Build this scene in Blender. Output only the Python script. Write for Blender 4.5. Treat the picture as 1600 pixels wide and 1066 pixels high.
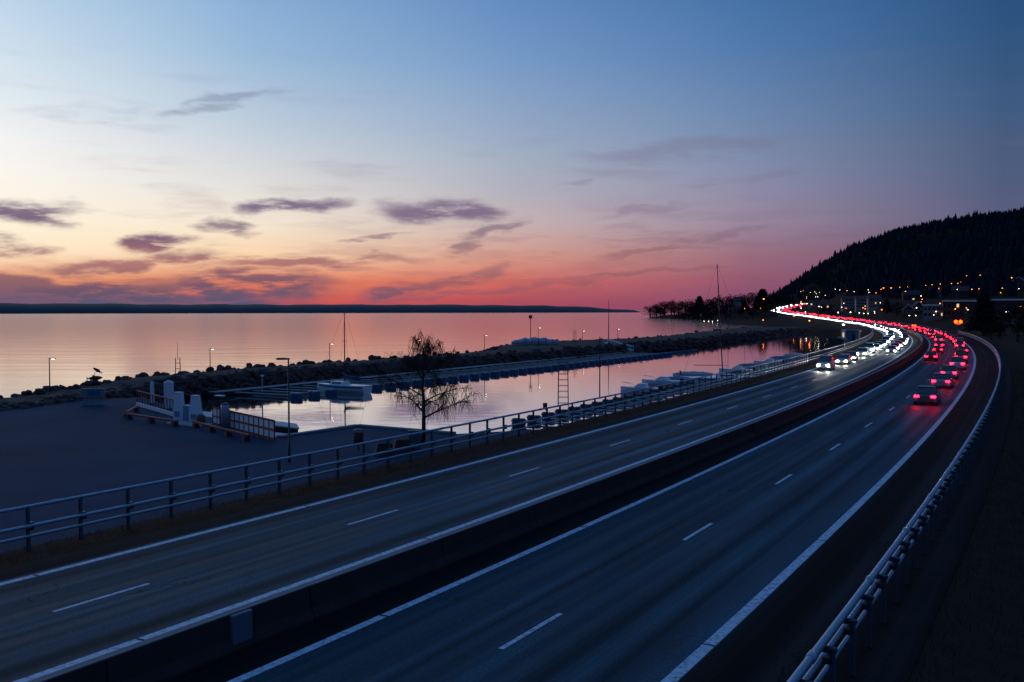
import bpy, math, random
import numpy as np
from mathutils import Vector, Matrix, Quaternion

random.seed(7); rng = np.random.default_rng(7)
PI = math.pi; R = math.radians
sc = bpy.context.scene
COL = sc.collection
for o in list(bpy.data.objects): bpy.data.objects.remove(o)

# ------------------------------------------------------------------ camera
HC = 7.9                      # camera height above the road
FPX = 1500.0                  # focal length in pixels of a 1600 px wide frame
PITCH = math.atan((533-487)/FPX); ROLL = R(-0.1)
cam_d = bpy.data.cameras.new('camera'); cam = bpy.data.objects.new('camera', cam_d); COL.objects.link(cam)
cam_d.sensor_width = 36.0; cam_d.lens = 36.0*FPX/1600.0
cam_d.clip_start = 0.1; cam_d.clip_end = 60000
CM = Matrix.Rotation(PI/2-PITCH, 4, 'X') @ Matrix.Rotation(ROLL, 4, 'Z')
CM.translation = (0, 0, HC); cam.matrix_world = CM
sc.camera = cam
CR = CM.to_3x3()

# ------------------------------------------------------------------ world: dusk sky
SUN_AZ = -35.0                # compass direction of the afterglow, degrees right of the camera's forward axis
wd = bpy.data.worlds.new('World'); sc.world = wd; wd.use_nodes = True
wt = wd.node_tree; wt.nodes.clear()
def wn(t, **k):
    n = wt.nodes.new(t)
    for a, b in k.items(): setattr(n, a, b)
    return n
def wl(a, b): wt.links.new(a, b)
def s2l(c):
    return tuple(((v/255)/12.92 if v <= 10 else ((v/255+.055)/1.055)**2.4) for v in c)
def wmath(op, a, b=None, clamp=False):
    n = wn('ShaderNodeMath', operation=op, use_clamp=clamp)
    for i, v in enumerate((a, b)):
        if v is None: continue
        if isinstance(v, (int, float)): n.inputs[i].default_value = v
        else: wl(v, n.inputs[i])
    return n.outputs[0]
tc = wn('ShaderNodeTexCoord'); sp = wn('ShaderNodeSeparateXYZ'); wl(tc.outputs['Generated'], sp.inputs[0])
az = wmath('MULTIPLY', wmath('ARCTAN2', sp.outputs[0], sp.outputs[1]), 180/PI)
el = wmath('MULTIPLY', wmath('ARCSINE', sp.outputs[2]), 180/PI)
daz0 = wmath('ABSOLUTE', wmath('SUBTRACT', az, SUN_AZ))
daz = wmath('MINIMUM', daz0, wmath('SUBTRACT', 360.0, daz0))
elf = wmath('DIVIDE', el, 90.0, True)
ELS = [0.45, 1.8, 3.3, 5.2, 7.1, 9.1, 10.8, 14.5, 18.0, 40.0, 90.0]
ZEN = (58, 104, 165)
COLS = [
 (7,  [(200,108,98),(244,164,116),(254,234,202),(254,243,222),(251,246,238),(243,243,243),(228,236,241),(200,220,236),(174,205,231),(112,158,206),ZEN]),
 (20, [(214,82,78),(240,136,96),(250,214,174),(246,232,212),(227,223,219),(207,213,221),(188,204,220),(152,185,217),(133,171,213),(96,144,198),ZEN]),
 (35, [(170,74,90),(210,106,98),(214,154,138),(199,178,178),(178,176,189),(163,175,194),(148,168,197),(118,153,198),(98,138,190),(78,124,182),ZEN]),
 (49, [(124,76,110),(148,88,114),(151,108,126),(152,134,157),(139,139,168),(124,139,172),(110,135,173),(82,122,172),(65,111,164),(60,108,168),ZEN]),
 (62, [(92,72,100),(100,78,110),(100,88,120),(88,92,125),(79,92,126),(72,92,126),(62,90,128),(45,84,128),(38,78,124),(48,92,150),ZEN]),
 (120,[(52,56,84),(60,64,98),(60,70,108),(56,72,112),(52,72,114),(50,72,116),(48,72,118),(44,74,122),(44,76,126),(50,92,148),ZEN]),
]
prev = None
for i, (d, cs) in enumerate(COLS):
    r = wn('ShaderNodeValToRGB'); wl(elf, r.inputs[0])
    e = r.color_ramp.elements
    e[0].position = ELS[0]/90; e[0].color = (*s2l(cs[0]), 1)
    e[1].position = 1.0; e[1].color = (*s2l(cs[-1]), 1)
    for a, c in zip(ELS[1:-1], cs[1:-1]):
        q = e.new(a/90); q.color = (*s2l(c), 1)
    if prev is None: prev = r.outputs[0]
    else:
        mr = wn('ShaderNodeMapRange', interpolation_type='LINEAR' if i < 5 else 'SMOOTHSTEP'); wl(daz, mr.inputs[0])
        mr.inputs[1].default_value = COLS[i-1][0]; mr.inputs[2].default_value = d
        mx = wn('ShaderNodeMix', data_type='RGBA'); wl(mr.outputs[0], mx.inputs[0]); wl(prev, mx.inputs[6]); wl(r.outputs[0], mx.inputs[7])
        prev = mx.outputs[2]
sky_base = prev
# clouds, laid out in compass direction and elevation
uv = wn('ShaderNodeCombineXYZ'); wl(az, uv.inputs[0]); wl(el, uv.inputs[1])
def wnoise(scale, detail, sx, sy, rot=0.0, off=0.0, rough=.55):
    mp = wn('ShaderNodeMapping'); wl(uv.outputs[0], mp.inputs[0]); mp.inputs['Scale'].default_value = (sx, sy, 1)
    mp.inputs['Rotation'].default_value = (0, 0, R(rot)); mp.inputs['Location'].default_value = (off, off*.7, 0)
    n = wn('ShaderNodeTexNoise'); wl(mp.outputs[0], n.inputs['Vector']); n.inputs['Scale'].default_value = scale
    n.inputs['Detail'].default_value = detail; n.inputs['Roughness'].default_value = rough
    return n
nd = wnoise(1.0, 5, .20, .55, -8, 3.1)
vs = wn('ShaderNodeVectorMath', operation='SUBTRACT'); wl(nd.outputs['Color'], vs.inputs[0]); vs.inputs[1].default_value = (.5, .5, .5)
vm = wn('ShaderNodeVectorMath', operation='MULTIPLY'); wl(vs.outputs[0], vm.inputs[0]); vm.inputs[1].default_value = (8.0, 2.3, 0)
va = wn('ShaderNodeVectorMath', operation='ADD'); wl(uv.outputs[0], va.inputs[0]); wl(vm.outputs[0], va.inputs[1])
CLOUDS = [  # azimuth, elevation, half length, half height (degrees), tilt, strength
 (-27.5,5.3,4.2,.75,0,.85),(-28,3.4,2.2,.7,0,.8),(-20.6,3.75,2.6,.55,6,.95),(-19.4,2.9,2.0,.42,3,.8),
 (-12.9,5.9,3.4,.62,6,.95),(-4.2,6.0,4.3,.85,-4,.85),(-.5,4.9,2.2,.5,16,.6),(-2.9,3.8,2.5,.42,10,.6),
 (-17.0,4.85,2.4,.42,-4,.7),(-7.6,4.6,2.3,.28,4,.55),(-9.5,4.15,1.0,.26,0,.55),(-12.0,2.9,7.5,.42,4,.75),
 (-3.8,2.0,6.0,.6,12,.6),(-6.9,1.15,1.8,.4,10,.7),(-17.0,11.6,4.5,.5,15,.46),(-24.5,10.6,3.5,.5,10,.16),(9.8,9.3,8.0,.7,4,.40),(13.5,7.6,4.0,.3,5,.22),
 (8.4,5.9,4.0,.34,8,.38),(11.7,4.3,3.6,.36,9,.36),(7.9,3.4,3.6,.26,5,.5),(8.0,2.25,6.5,.17,4,.5),(3.2,7.4,1.2,.26,6,.3),
 (-4.0,1.0,6.0,.3,4,.4),(-23.5,.75,9.5,1.7,0,1.0),(-15.5,1.5,7.0,1.0,3,.85),(-22.0,2.7,5.5,.55,6,.75),(-16.5,.5,5.5,.7,1,.85),(1.5,1.6,6.0,.25,5,.35),
 (-48,4.2,9.0,1.1,0,.7),(-60,6.5,8.0,.9,5,.5),(-47,1.3,13.0,1.2,0,.95),
]
acc = None
for (a, e_, w, h, t, s) in CLOUDS:
    mp = wn('ShaderNodeMapping', vector_type='TEXTURE'); wl(va.outputs[0], mp.inputs[0])
    mp.inputs['Location'].default_value = (a, e_, 0); mp.inputs['Rotation'].default_value = (0, 0, R(t)); mp.inputs['Scale'].default_value = (w, h, 1)
    ln = wn('ShaderNodeVectorMath', operation='LENGTH'); wl(mp.outputs[0], ln.inputs[0])
    mr = wn('ShaderNodeMapRange', interpolation_type='SMOOTHSTEP'); wl(ln.outputs[1], mr.inputs[0])
    mr.inputs[1].default_value = 1.2; mr.inputs[2].default_value = 0.35; mr.inputs[3].default_value = 0; mr.inputs[4].default_value = min(1.0, s*1.18)
    acc = mr.outputs[0] if acc is None else wmath('MAXIMUM', acc, mr.outputs[0])
ns = wnoise(1.0, 7, .30, 1.5, -9, 11.0, .6)       # long streaks inside the clouds
mr = wn('ShaderNodeMapRange', interpolation_type='SMOOTHSTEP'); wl(ns.outputs[0], mr.inputs[0])
mr.inputs[1].default_value = .34; mr.inputs[2].default_value = .54; mr.inputs[3].default_value = .22; mr.inputs[4].default_value = 1.0
cl = wmath('MULTIPLY', acc, mr.outputs[0])
def ell(a, e_, w, h, t, s, e0=1.25, e1=.15):
    mp = wn('ShaderNodeMapping', vector_type='TEXTURE'); wl(va.outputs[0], mp.inputs[0])
    mp.inputs['Location'].default_value = (a, e_, 0); mp.inputs['Rotation'].default_value = (0, 0, R(t)); mp.inputs['Scale'].default_value = (w, h, 1)
    ln = wn('ShaderNodeVectorMath', operation='LENGTH'); wl(mp.outputs[0], ln.inputs[0])
    q = wn('ShaderNodeMapRange', interpolation_type='SMOOTHSTEP'); wl(ln.outputs[1], q.inputs[0])
    for k, v in zip((1, 2, 3, 4), (e0, e1, 0, s)): q.inputs[k].default_value = v
    return q.outputs[0]
for args in ((-28.5, .4, 6.5, 2.0, 0, .9, 1.05, .75), (-22.0, .2, 6.0, 1.4, 0, .9, 1.1, .6), (-16.5, .1, 4.5, .8, 0, .8, 1.15, .5), (-46, .4, 14, 2.0, 0, .95, 1.1, .7)):
    cl = wmath('MAXIMUM', cl, ell(*args))                                    # the solid bank low on the horizon
ns2 = wnoise(1.0, 7, .17, 1.25, -10, 47.0, .58)
q2 = wn('ShaderNodeMapRange', interpolation_type='SMOOTHSTEP'); wl(ns2.outputs[0], q2.inputs[0])
for k, v in zip((1, 2, 3, 4), (.47, .60, 0, 1)): q2.inputs[k].default_value = v
cl = wmath('MAXIMUM', cl, wmath('MULTIPLY', q2.outputs[0], ell(-16.5, 2.4, 13, 1.5, 3, .62)))   # ragged streaks above it
cl = wmath('MAXIMUM', cl, wmath('MULTIPLY', q2.outputs[0], ell(4, 3.6, 20, 3.2, 4, .25)))
nw = wnoise(1.0, 6, .11, .75, -7, 29.0, .55)      # thin veil
mr2 = wn('ShaderNodeMapRange', interpolation_type='SMOOTHSTEP'); wl(nw.outputs[0], mr2.inputs[0])
mr2.inputs[1].default_value = .52; mr2.inputs[2].default_value = .75; mr2.inputs[3].default_value = 0; mr2.inputs[4].default_value = .28
mr3 = wn('ShaderNodeMapRange'); wl(el, mr3.inputs[0])
for k, v in zip((1, 2, 3, 4), (9.0, 16.0, 1.0, .15)): mr3.inputs[k].default_value = v
alpha = wmath('MAXIMUM', cl, wmath('MULTIPLY', mr2.outputs[0], mr3.outputs[0]))
cc = wn('ShaderNodeValToRGB'); wl(elf, cc.inputs[0]); ce = cc.color_ramp.elements
ce[0].position = .006; ce[0].color = (*s2l((84,84,114)), 1); ce[1].position = .13; ce[1].color = (*s2l((128,135,165)), 1)
for p_, c_ in ((.018, (120,86,104)), (.032, (166,108,110)), (.048, (118,96,122)), (.075, (134,120,146))):
    q = ce.new(p_); q.color = (*s2l(c_), 1)
mrd = wn('ShaderNodeMapRange'); wl(daz, mrd.inputs[0])
for k, v in zip((1, 2, 3, 4), (30, 70, 1.0, .62)): mrd.inputs[k].default_value = v
ccm = wn('ShaderNodeVectorMath', operation='SCALE'); wl(cc.outputs[0], ccm.inputs[0]); wl(mrd.outputs[0], ccm.inputs[3])
mxc = wn('ShaderNodeMix', data_type='RGBA'); wl(alpha, mxc.inputs[0]); wl(sky_base, mxc.inputs[6]); wl(ccm.outputs[0], mxc.inputs[7])
# a physical twilight sky at low strength underneath
nsk = wn('ShaderNodeTexSky', sky_type='NISHITA'); nsk.sun_disc = False; nsk.sun_elevation = R(0.3); nsk.sun_rotation = R(SUN_AZ)
bg = wn('ShaderNodeBackground'); wl(mxc.outputs[2], bg.inputs[0]); bg.inputs[1].default_value = 1.0
bg2 = wn('ShaderNodeBackground'); wl(nsk.outputs[0], bg2.inputs[0]); bg2.inputs[1].default_value = 0.002
ad = wn('ShaderNodeAddShader'); wl(bg.outputs[0], ad.inputs[0]); wl(bg2.outputs[0], ad.inputs[1])
wo = wn('ShaderNodeOutputWorld'); wl(ad.outputs[0], wo.inputs[0])
wd.cycles.sampling_method = 'MANUAL'; wd.cycles.sample_map_resolution = 1024

# sun: just set, only a trace of warm light left
sd = bpy.data.lights.new('sun', 'SUN'); sun = bpy.data.objects.new('sun', sd); COL.objects.link(sun)
sd.energy = 0.06; sd.angle = R(12); sd.color = (1, .62, .42)
sdir = Vector((math.sin(R(SUN_AZ)), math.cos(R(SUN_AZ)), math.tan(R(2.5))))
sun.rotation_euler = sdir.to_track_quat('Z', 'Y').to_euler(); sun.location = (-60, 90, 60)

vs_ = sc.view_settings
sc.display_settings.display_device = 'sRGB'; vs_.view_transform = 'Standard'; vs_.look = 'None'
vs_.exposure = 0; vs_.gamma = 1; vs_.use_curve_mapping = False
cy = sc.cycles
cy.use_denoising = True; cy.denoiser = 'OPENIMAGEDENOISE'; cy.max_bounces = 6; cy.diffuse_bounces = 2; cy.glossy_bounces = 4
cy.transparent_max_bounces = 6; cy.volume_bounces = 0; cy.sample_clamp_indirect = 4; cy.caustics_reflective = False; cy.caustics_refractive = False
cy.use_adaptive_sampling = True; cy.adaptive_threshold = 0.01

# ------------------------------------------------------------------ helpers
def ray(x, y): return CR @ Vector(((x-800)/FPX, -(y-533)/FPX, -1))
def gnd(x, y, z=0.0):
    d = ray(x, y); t = (z-HC)/d.z; return Vector((0, 0, HC)) + d*t
def at(x, y, Y):
    d = ray(x, y); return Vector((0, 0, HC)) + d*(Y/d.y)

MATS = {}
def mat(name, col, rough=.6, metal=0.0, var=.25, scale=6.0, bump=.0, bscale=40., emit=None, estr=0, spec=.5, coord='Object', transmission=0):
    if name in MATS: return MATS[name]
    m = bpy.data.materials.new(name); m.use_nodes = True; nt = m.node_tree; b = nt.nodes['Principled BSDF']
    b.inputs['Roughness'].default_value = rough; b.inputs['Metallic'].default_value = metal
    b.inputs['Specular IOR Level'].default_value = spec
    tcn = nt.nodes.new('ShaderNodeTexCoord')
    if var > 0:
        n = nt.nodes.new('ShaderNodeTexNoise'); n.inputs['Scale'].default_value = scale; n.inputs['Detail'].default_value = 6
        nt.links.new(tcn.outputs[coord], n.inputs['Vector'])
        mx = nt.nodes.new('ShaderNodeMix'); mx.data_type = 'RGBA'
        mx.inputs[6].default_value = (*[c*(1-var) for c in col], 1); mx.inputs[7].default_value = (*[min(1, c*(1+var)) for c in col], 1)
        nt.links.new(n.outputs[0], mx.inputs[0]); nt.links.new(mx.outputs[2], b.inputs['Base Color'])
    else: b.inputs['Base Color'].default_value = (*col, 1)
    if bump > 0:
        n2 = nt.nodes.new('ShaderNodeTexNoise'); n2.inputs['Scale'].default_value = bscale; n2.inputs['Detail'].default_value = 5
        nt.links.new(tcn.outputs[coord], n2.inputs['Vector'])
        bm = nt.nodes.new('ShaderNodeBump'); bm.inputs['Strength'].default_value = bump; bm.inputs['Distance'].default_value = .05
        nt.links.new(n2.outputs[0], bm.inputs['Height']); nt.links.new(bm.outputs[0], b.inputs['Normal'])
    if emit is not None:
        b.inputs['Emission Color'].default_value = (*emit, 1); b.inputs['Emission Strength'].default_value = estr
    if transmission: b.inputs['Transmission Weight'].default_value = transmission
    MATS[name] = m; return m

class MB:
    def __init__(s): s.v = []; s.f = []; s.m = []; s.smooth = False
    def add(s, vs, fs, mi=0):
        k = len(s.v); s.v += [tuple(p) for p in vs]; s.f += [tuple(i+k for i in f) for f in fs]; s.m += [mi]*len(fs); return s
    def box(s, c, d, rz=0.0, mi=0, taper=1.0, top=None):
        cx, cy_, cz = c; hx, hy, hz = d[0]/2, d[1]/2, d[2]/2; cs, sn = math.cos(rz), math.sin(rz); P = []
        for z in (-1, 1):
            k = taper if z > 0 else 1.0
            for x, y in ((-1, -1), (1, -1), (1, 1), (-1, 1)):
                a, b = x*hx*k, y*hy*k; P.append((cx+a*cs-b*sn, cy_+a*sn+b*cs, cz+z*hz))
        return s.add(P, [(3,2,1,0),(4,5,6,7),(0,1,5,4),(1,2,6,5),(2,3,7,6),(3,0,4,7)], mi)
    def bbox(s, c, d, rz=0.0, bev=.03, mi=0):      # bevelled box: chamfered vertical edges and top
        hx, hy, hz = d[0]/2, d[1]/2, d[2]/2; b = min(bev, hx*.45, hy*.45, hz*.45); cs, sn = math.cos(rz), math.sin(rz)
        def ring(ix, z):
            ax, ay = hx-ix, hy-ix; q = b
            pts = [(-ax+q,-ay),(ax-q,-ay),(ax,-ay+q),(ax,ay-q),(ax-q,ay),(-ax+q,ay),(-ax,ay-q),(-ax,-ay+q)]
            return [(c[0]+x*cs-y*sn, c[1]+x*sn+y*cs, c[2]+z) for x, y in pts]
        rs = [ring(b*.6, -hz), ring(0, -hz+b), ring(0, hz-b), ring(b*.6, hz)]
        return s.loft(rs, True, True, True, mi)
    def loft(s, rings, closed=True, cap0=True, cap1=True, mi=0):
        n = len(rings[0]); V = [p for r in rings for p in r]; F = []
        for i in range(len(rings)-1):
            for j in range(n if closed else n-1):
                k = (j+1) % n; F.append((i*n+j, i*n+k, (i+1)*n+k, (i+1)*n+j))
        if cap0: F.append(tuple(reversed(range(n))))
        if cap1: F.append(tuple((len(rings)-1)*n+j for j in range(n)))
        return s.add(V, F, mi)
    def tube(s, pts, r, n=6, mi=0, cap=True):
        pts = [Vector(p) for p in pts]; rs = r if isinstance(r, (list, tuple)) else [r]*len(pts); rings = []
        for i, p in enumerate(pts):
            t = (pts[min(i+1, len(pts)-1)]-pts[max(i-1, 0)])
            if t.length < 1e-9: t = Vector((0, 0, 1))
            t.normalize(); a = Vector((0, 0, 1)) if abs(t.z) < .9 else Vector((1, 0, 0))
            u = t.cross(a).normalized(); w = u.cross(t)
            rings.append([tuple(p+(u*math.cos(2*PI*k/n)+w*math.sin(2*PI*k/n))*rs[i]) for k in range(n)])
        return s.loft(rings, True, cap, cap, mi)
    def lathe(s, c, prof, n=12, mi=0):
        rings = [[(c[0]+r*math.cos(2*PI*k/n), c[1]+r*math.sin(2*PI*k/n), c[2]+z) for k in range(n)] for r, z in prof]
        return s.loft(rings, True, True, True, mi)
    def prism(s, outline, axis_vec, mi=0):       # planar outline (3-D points) extruded along a vector
        a = [Vector(p) for p in outline]; v = Vector(axis_vec); return s.loft([[tuple(p) for p in a], [tuple(p+v) for p in a]], True, True, True, mi)
    def mesh(s, name, mats, smooth=False):
        me = bpy.data.meshes.new(name); me.from_pydata(s.v, [], s.f)
        for m in (mats if isinstance(mats, (list, tuple)) else [mats]): me.materials.append(m)
        if any(s.m): me.polygons.foreach_set('material_index', s.m)
        if smooth: me.polygons.foreach_set('use_smooth', [True]*len(s.f))
        me.update(); return me
    def build(s, name, mats, parent=None, smooth=False, loc=None):
        o = bpy.data.objects.new(name, s.mesh(name, mats, smooth)); COL.objects.link(o)
        if parent is not None: o.parent = parent
        if loc is not None: o.location = loc
        return o
def tag(o, label=None, cat=None, group=None, kind=None):
    if label: o['label'] = label
    if cat: o['category'] = cat
    if group: o['group'] = group
    if kind: o['kind'] = kind
    return o
def empty(name, loc=(0, 0, 0), rz=0.0):
    o = bpy.data.objects.new(name, None); COL.objects.link(o); o.location = loc; o.rotation_euler = (0, 0, rz); o.empty_display_size = .2; return o
def inst(name, me, parent=None, loc=(0, 0, 0), rz=0.0, scale=None):
    o = bpy.data.objects.new(name, me); COL.objects.link(o); o.location = loc; o.rotation_euler = (0, 0, rz)
    if parent is not None: o.parent = parent
    if scale is not None: o.scale = scale if isinstance(scale, (tuple, list)) else (scale,)*3
    return o
def copy_tree(o, parent=None):
    c = o.copy(); COL.objects.link(c); c.parent = parent
    for ch in list(o.children): copy_tree(ch, c)
    return c
def fbm2(x, y, seed=0, oct=4):
    r = np.random.default_rng(seed); out = np.zeros(np.broadcast(x, y).shape); a = 1.0; f = 1.0
    for _ in range(oct):
        for _k in range(3):
            th_ = r.uniform(0, 2*PI); ph = r.uniform(0, 2*PI); out = out + a*np.sin((x*math.cos(th_)+y*math.sin(th_))*f+ph)/3
        a *= .5; f *= 2.1
    return out

# ------------------------------------------------------------------ the road's line (reference: inner edge line of the right carriageway)
DS = 1.0; S0 = -40
SS = np.arange(S0, 1520, DS)
_k = np.interp(SS, [-40, 0, 150, 400, 650, 690, 1060, 1110, 1330, 1400], [.00058, .00058, .000513, .00054, .00054, 0, 0, -.0034, -.0034, 0])
_h = -np.cumsum(_k)*DS; _h = _h - _h[-S0] + R(30.53)
_x = np.cumsum(np.sin(_h))*DS; _y = np.cumsum(np.cos(_h))*DS
_x = _x - _x[-S0] - 5.948; _y = _y - _y[-S0] + 20.27
_z = np.interp(SS, [-40, 430, 600, 760, 1000, 1150, 1300, 1520], [0, 0, .8, 2.8, 6.0, 9.2, 20.0, 40.0])
_z = np.convolve(np.pad(_z, 30, mode='edge'), np.ones(61)/61, 'valid')
PX = np.stack([_x, _y], 1)
def pt(s, off=0.0, z=0.0):
    i = (s-S0)/DS; x = np.interp(i, np.arange(len(SS)), _x); y = np.interp(i, np.arange(len(SS)), _y)
    h = np.interp(i, np.arange(len(SS)), _h); zz = np.interp(i, np.arange(len(SS)), _z)
    return Vector((x+off*math.cos(h), y-off*math.sin(h), zz+z))
def head(s): return float(np.interp(s, SS, _h))
def signed(x, y):                        # station and offset of points, vectorised over arrays
    P = np.stack([np.ravel(x), np.ravel(y)], 1); q = PX[::8]; hh = _h[::8]; st = SS[::8]; out = np.empty(len(P)); ss = np.empty(len(P))
    for i in range(0, len(P), 4000):
        d = P[i:i+4000, None, :]-q[None]; j = (d**2).sum(2).argmin(1); dd = P[i:i+4000]-q[j]
        out[i:i+4000] = dd[:, 0]*np.cos(hh[j])-dd[:, 1]*np.sin(hh[j]); ss[i:i+4000] = st[j]
        along = dd[:, 0]*np.sin(hh[j])+dd[:, 1]*np.cos(hh[j]); big = np.abs(along) > 40
        out[i:i+4000][big] = np.hypot(dd[:, 0], dd[:, 1])[big]*np.sign(out[i:i+4000][big]+1e-9)
    return ss, out
def sweep(mb, profile, s0, s1, step=4.0, closed=False, mi=0, uv=None, jitter=0):
    ss = np.arange(s0, s1+.01, step); rings = []
    for s in ss:
        rings.append([tuple(pt(s, o, z)) for o, z in profile])
    k = len(mb.v); mb.loft(rings, closed, closed, closed, mi); return ss
def ribbon(name, o0, o1, s0, s1, z, m, parent=None, step=4.0, cols=1):
    ss = np.linspace(s0, s1, max(2, int(abs(s1-s0)/step)+1)); V = []; UV = []; F = []
    for s in ss:
        for c in range(cols+1):
            o = o0+(o1-o0)*c/cols; p = pt(s, o, z); V.append(tuple(p)); UV.append((o, s))
    n = cols+1
    for i in range(len(ss)-1):
        for c in range(cols): a = i*n+c; F.append((a, a+1, a+n+1, a+n))
    me = bpy.data.meshes.new(name); me.from_pydata(V, [], F); me.materials.append(m)
    ul = me.uv_layers.new(name='UVMap')
    ul.data.foreach_set('uv', [t for f in F for i in f for t in UV[i]])
    o = bpy.data.objects.new(name, me); COL.objects.link(o)
    if parent is not None: o.parent = parent
    return o

WZ = -2.2; LZ = -0.6        # water level, parking lot level

# ------------------------------------------------------------------ materials
def asphalt(name, base, tint, worn, rough, track=.6):
    m = bpy.data.materials.new(name); m.use_nodes = True; nt = m.node_tree; b = nt.nodes['Principled BSDF']; L = nt.links.new
    u = nt.nodes.new('ShaderNodeUVMap'); sx = nt.nodes.new('ShaderNodeSeparateXYZ'); L(u.outputs[0], sx.inputs[0])
    mp = nt.nodes.new('ShaderNodeMapping'); mp.inputs['Scale'].default_value = (1.15, .010, 1); L(u.outputs[0], mp.inputs[0])
    n1 = nt.nodes.new('ShaderNodeTexNoise'); n1.inputs['Scale'].default_value = 1; n1.inputs['Detail'].default_value = 4; L(mp.outputs[0], n1.inputs['Vector'])
    n2 = nt.nodes.new('ShaderNodeTexNoise'); n2.inputs['Scale'].default_value = 14; n2.inputs['Detail'].default_value = 8; n2.inputs['Roughness'].default_value = .75; L(u.outputs[0], n2.inputs['Vector'])
    n3 = nt.nodes.new('ShaderNodeTexNoise'); n3.inputs['Scale'].default_value = .35; n3.inputs['Detail'].default_value = 4
    mp3 = nt.nodes.new('ShaderNodeMapping'); mp3.inputs['Scale'].default_value = (1, .25, 1); L(u.outputs[0], mp3.inputs[0]); L(mp3.outputs[0], n3.inputs['Vector'])
    def mix(f, a, c2):
        x = nt.nodes.new('ShaderNodeMix'); x.data_type = 'RGBA'; L(f, x.inputs[0])
        for k, c in ((6, a), (7, c2)):
            if isinstance(c, tuple): x.inputs[k].default_value = (*c, 1)
            else: L(c, x.inputs[k])
        return x.outputs[2]
    def rmp(src, a, c2, t0=0, t1=1):
        r = nt.nodes.new('ShaderNodeMapRange'); r.interpolation_type = 'SMOOTHSTEP'; L(src, r.inputs[0])
        for k, v in zip((1, 2, 3, 4), (a, c2, t0, t1)): r.inputs[k].default_value = v
        return r.outputs[0]
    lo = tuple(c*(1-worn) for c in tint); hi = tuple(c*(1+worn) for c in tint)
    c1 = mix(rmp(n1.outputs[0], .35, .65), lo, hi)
    mul = nt.nodes.new('ShaderNodeMix'); mul.data_type = 'RGBA'; mul.blend_type = 'MULTIPLY'; mul.inputs[0].default_value = 1; L(c1, mul.inputs[6])
    g = mix(rmp(n2.outputs[0], .3, .75), (.5, .5, .5), (1.5, 1.5, 1.5)); L(g, mul.inputs[7])
    mul2 = nt.nodes.new('ShaderNodeMix'); mul2.data_type = 'RGBA'; mul2.blend_type = 'MULTIPLY'; mul2.inputs[0].default_value = 1; L(mul.outputs[2], mul2.inputs[6])
    L(mix(rmp(n3.outputs[0], .35, .65), (.8, .8, .82), (1.15, 1.15, 1.13)), mul2.inputs[7])
    vo = nt.nodes.new('ShaderNodeTexVoronoi'); vo.feature = 'DISTANCE_TO_EDGE'; vo.inputs['Scale'].default_value = 1; vo.inputs['Randomness'].default_value = 1
    mpv = nt.nodes.new('ShaderNodeMapping'); mpv.inputs['Scale'].default_value = (.30, .085, 1); nv = nt.nodes.new('ShaderNodeTexNoise'); nv.inputs['Scale'].default_value = 1.6; nv.inputs['Detail'].default_value = 6; L(u.outputs[0], nv.inputs['Vector'])
    av = nt.nodes.new('ShaderNodeVectorMath'); av.operation = 'MULTIPLY_ADD'; L(nv.outputs['Color'], av.inputs[0]); av.inputs[1].default_value = (1.1, 2.2, 0); L(u.outputs[0], av.inputs[2]); L(av.outputs[0], mpv.inputs[0]); L(mpv.outputs[0], vo.inputs['Vector'])
    nm = nt.nodes.new('ShaderNodeTexNoise'); nm.inputs['Scale'].default_value = .11; nm.inputs['Detail'].default_value = 2; L(u.outputs[0], nm.inputs['Vector'])
    ck = nt.nodes.new('ShaderNodeMath'); ck.operation = 'MULTIPLY'; L(rmp(vo.outputs[0], .012, .0, 0, 1), ck.inputs[0]); L(rmp(nm.outputs[0], .48, .62), ck.inputs[1])
    # wheel tracks: two polished bands in every 3.8 m lane
    wt_ = nt.nodes.new('ShaderNodeMath'); wt_.operation = 'MULTIPLY_ADD'; L(sx.outputs[0], wt_.inputs[0]); wt_.inputs[1].default_value = 2*PI/1.93; wt_.inputs[2].default_value = track
    ws_ = nt.nodes.new('ShaderNodeMath'); ws_.operation = 'SINE'; L(wt_.outputs[0], ws_.inputs[0])
    mul3 = nt.nodes.new('ShaderNodeMix'); mul3.data_type = 'RGBA'; mul3.blend_type = 'MULTIPLY'; mul3.inputs[0].default_value = 1; L(mul2.outputs[2], mul3.inputs[6]); L(mix(rmp(ws_.outputs[0], -.6, 1.0), (.70, .72, .74), (1.34, 1.32, 1.30)), mul3.inputs[7])
    fin_ = mix(ck.outputs[0], mul3.outputs[2], (.004, .006, .009)); L(fin_, b.inputs['Base Color'])
    L(rmp(n1.outputs[0], .3, .7, rough+.07, rough-.08), b.inputs['Roughness'])
    vb = nt.nodes.new('ShaderNodeTexNoise'); vb.inputs['Scale'].default_value = 55; vb.inputs['Detail'].default_value = 3; L(u.outputs[0], vb.inputs['Vector'])
    bm = nt.nodes.new('ShaderNodeBump'); b.inputs['Specular IOR Level'].default_value = .05; bm.inputs['Strength'].default_value = .35; bm.inputs['Distance'].default_value = .01; L(vb.outputs[0], bm.inputs['Height']); L(bm.outputs[0], b.inputs['Normal'])
    return m
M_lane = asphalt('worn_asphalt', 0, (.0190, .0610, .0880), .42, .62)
M_shoulder = asphalt('dark_asphalt', 0, (.0150, .0145, .0160), .30, .85)
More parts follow.
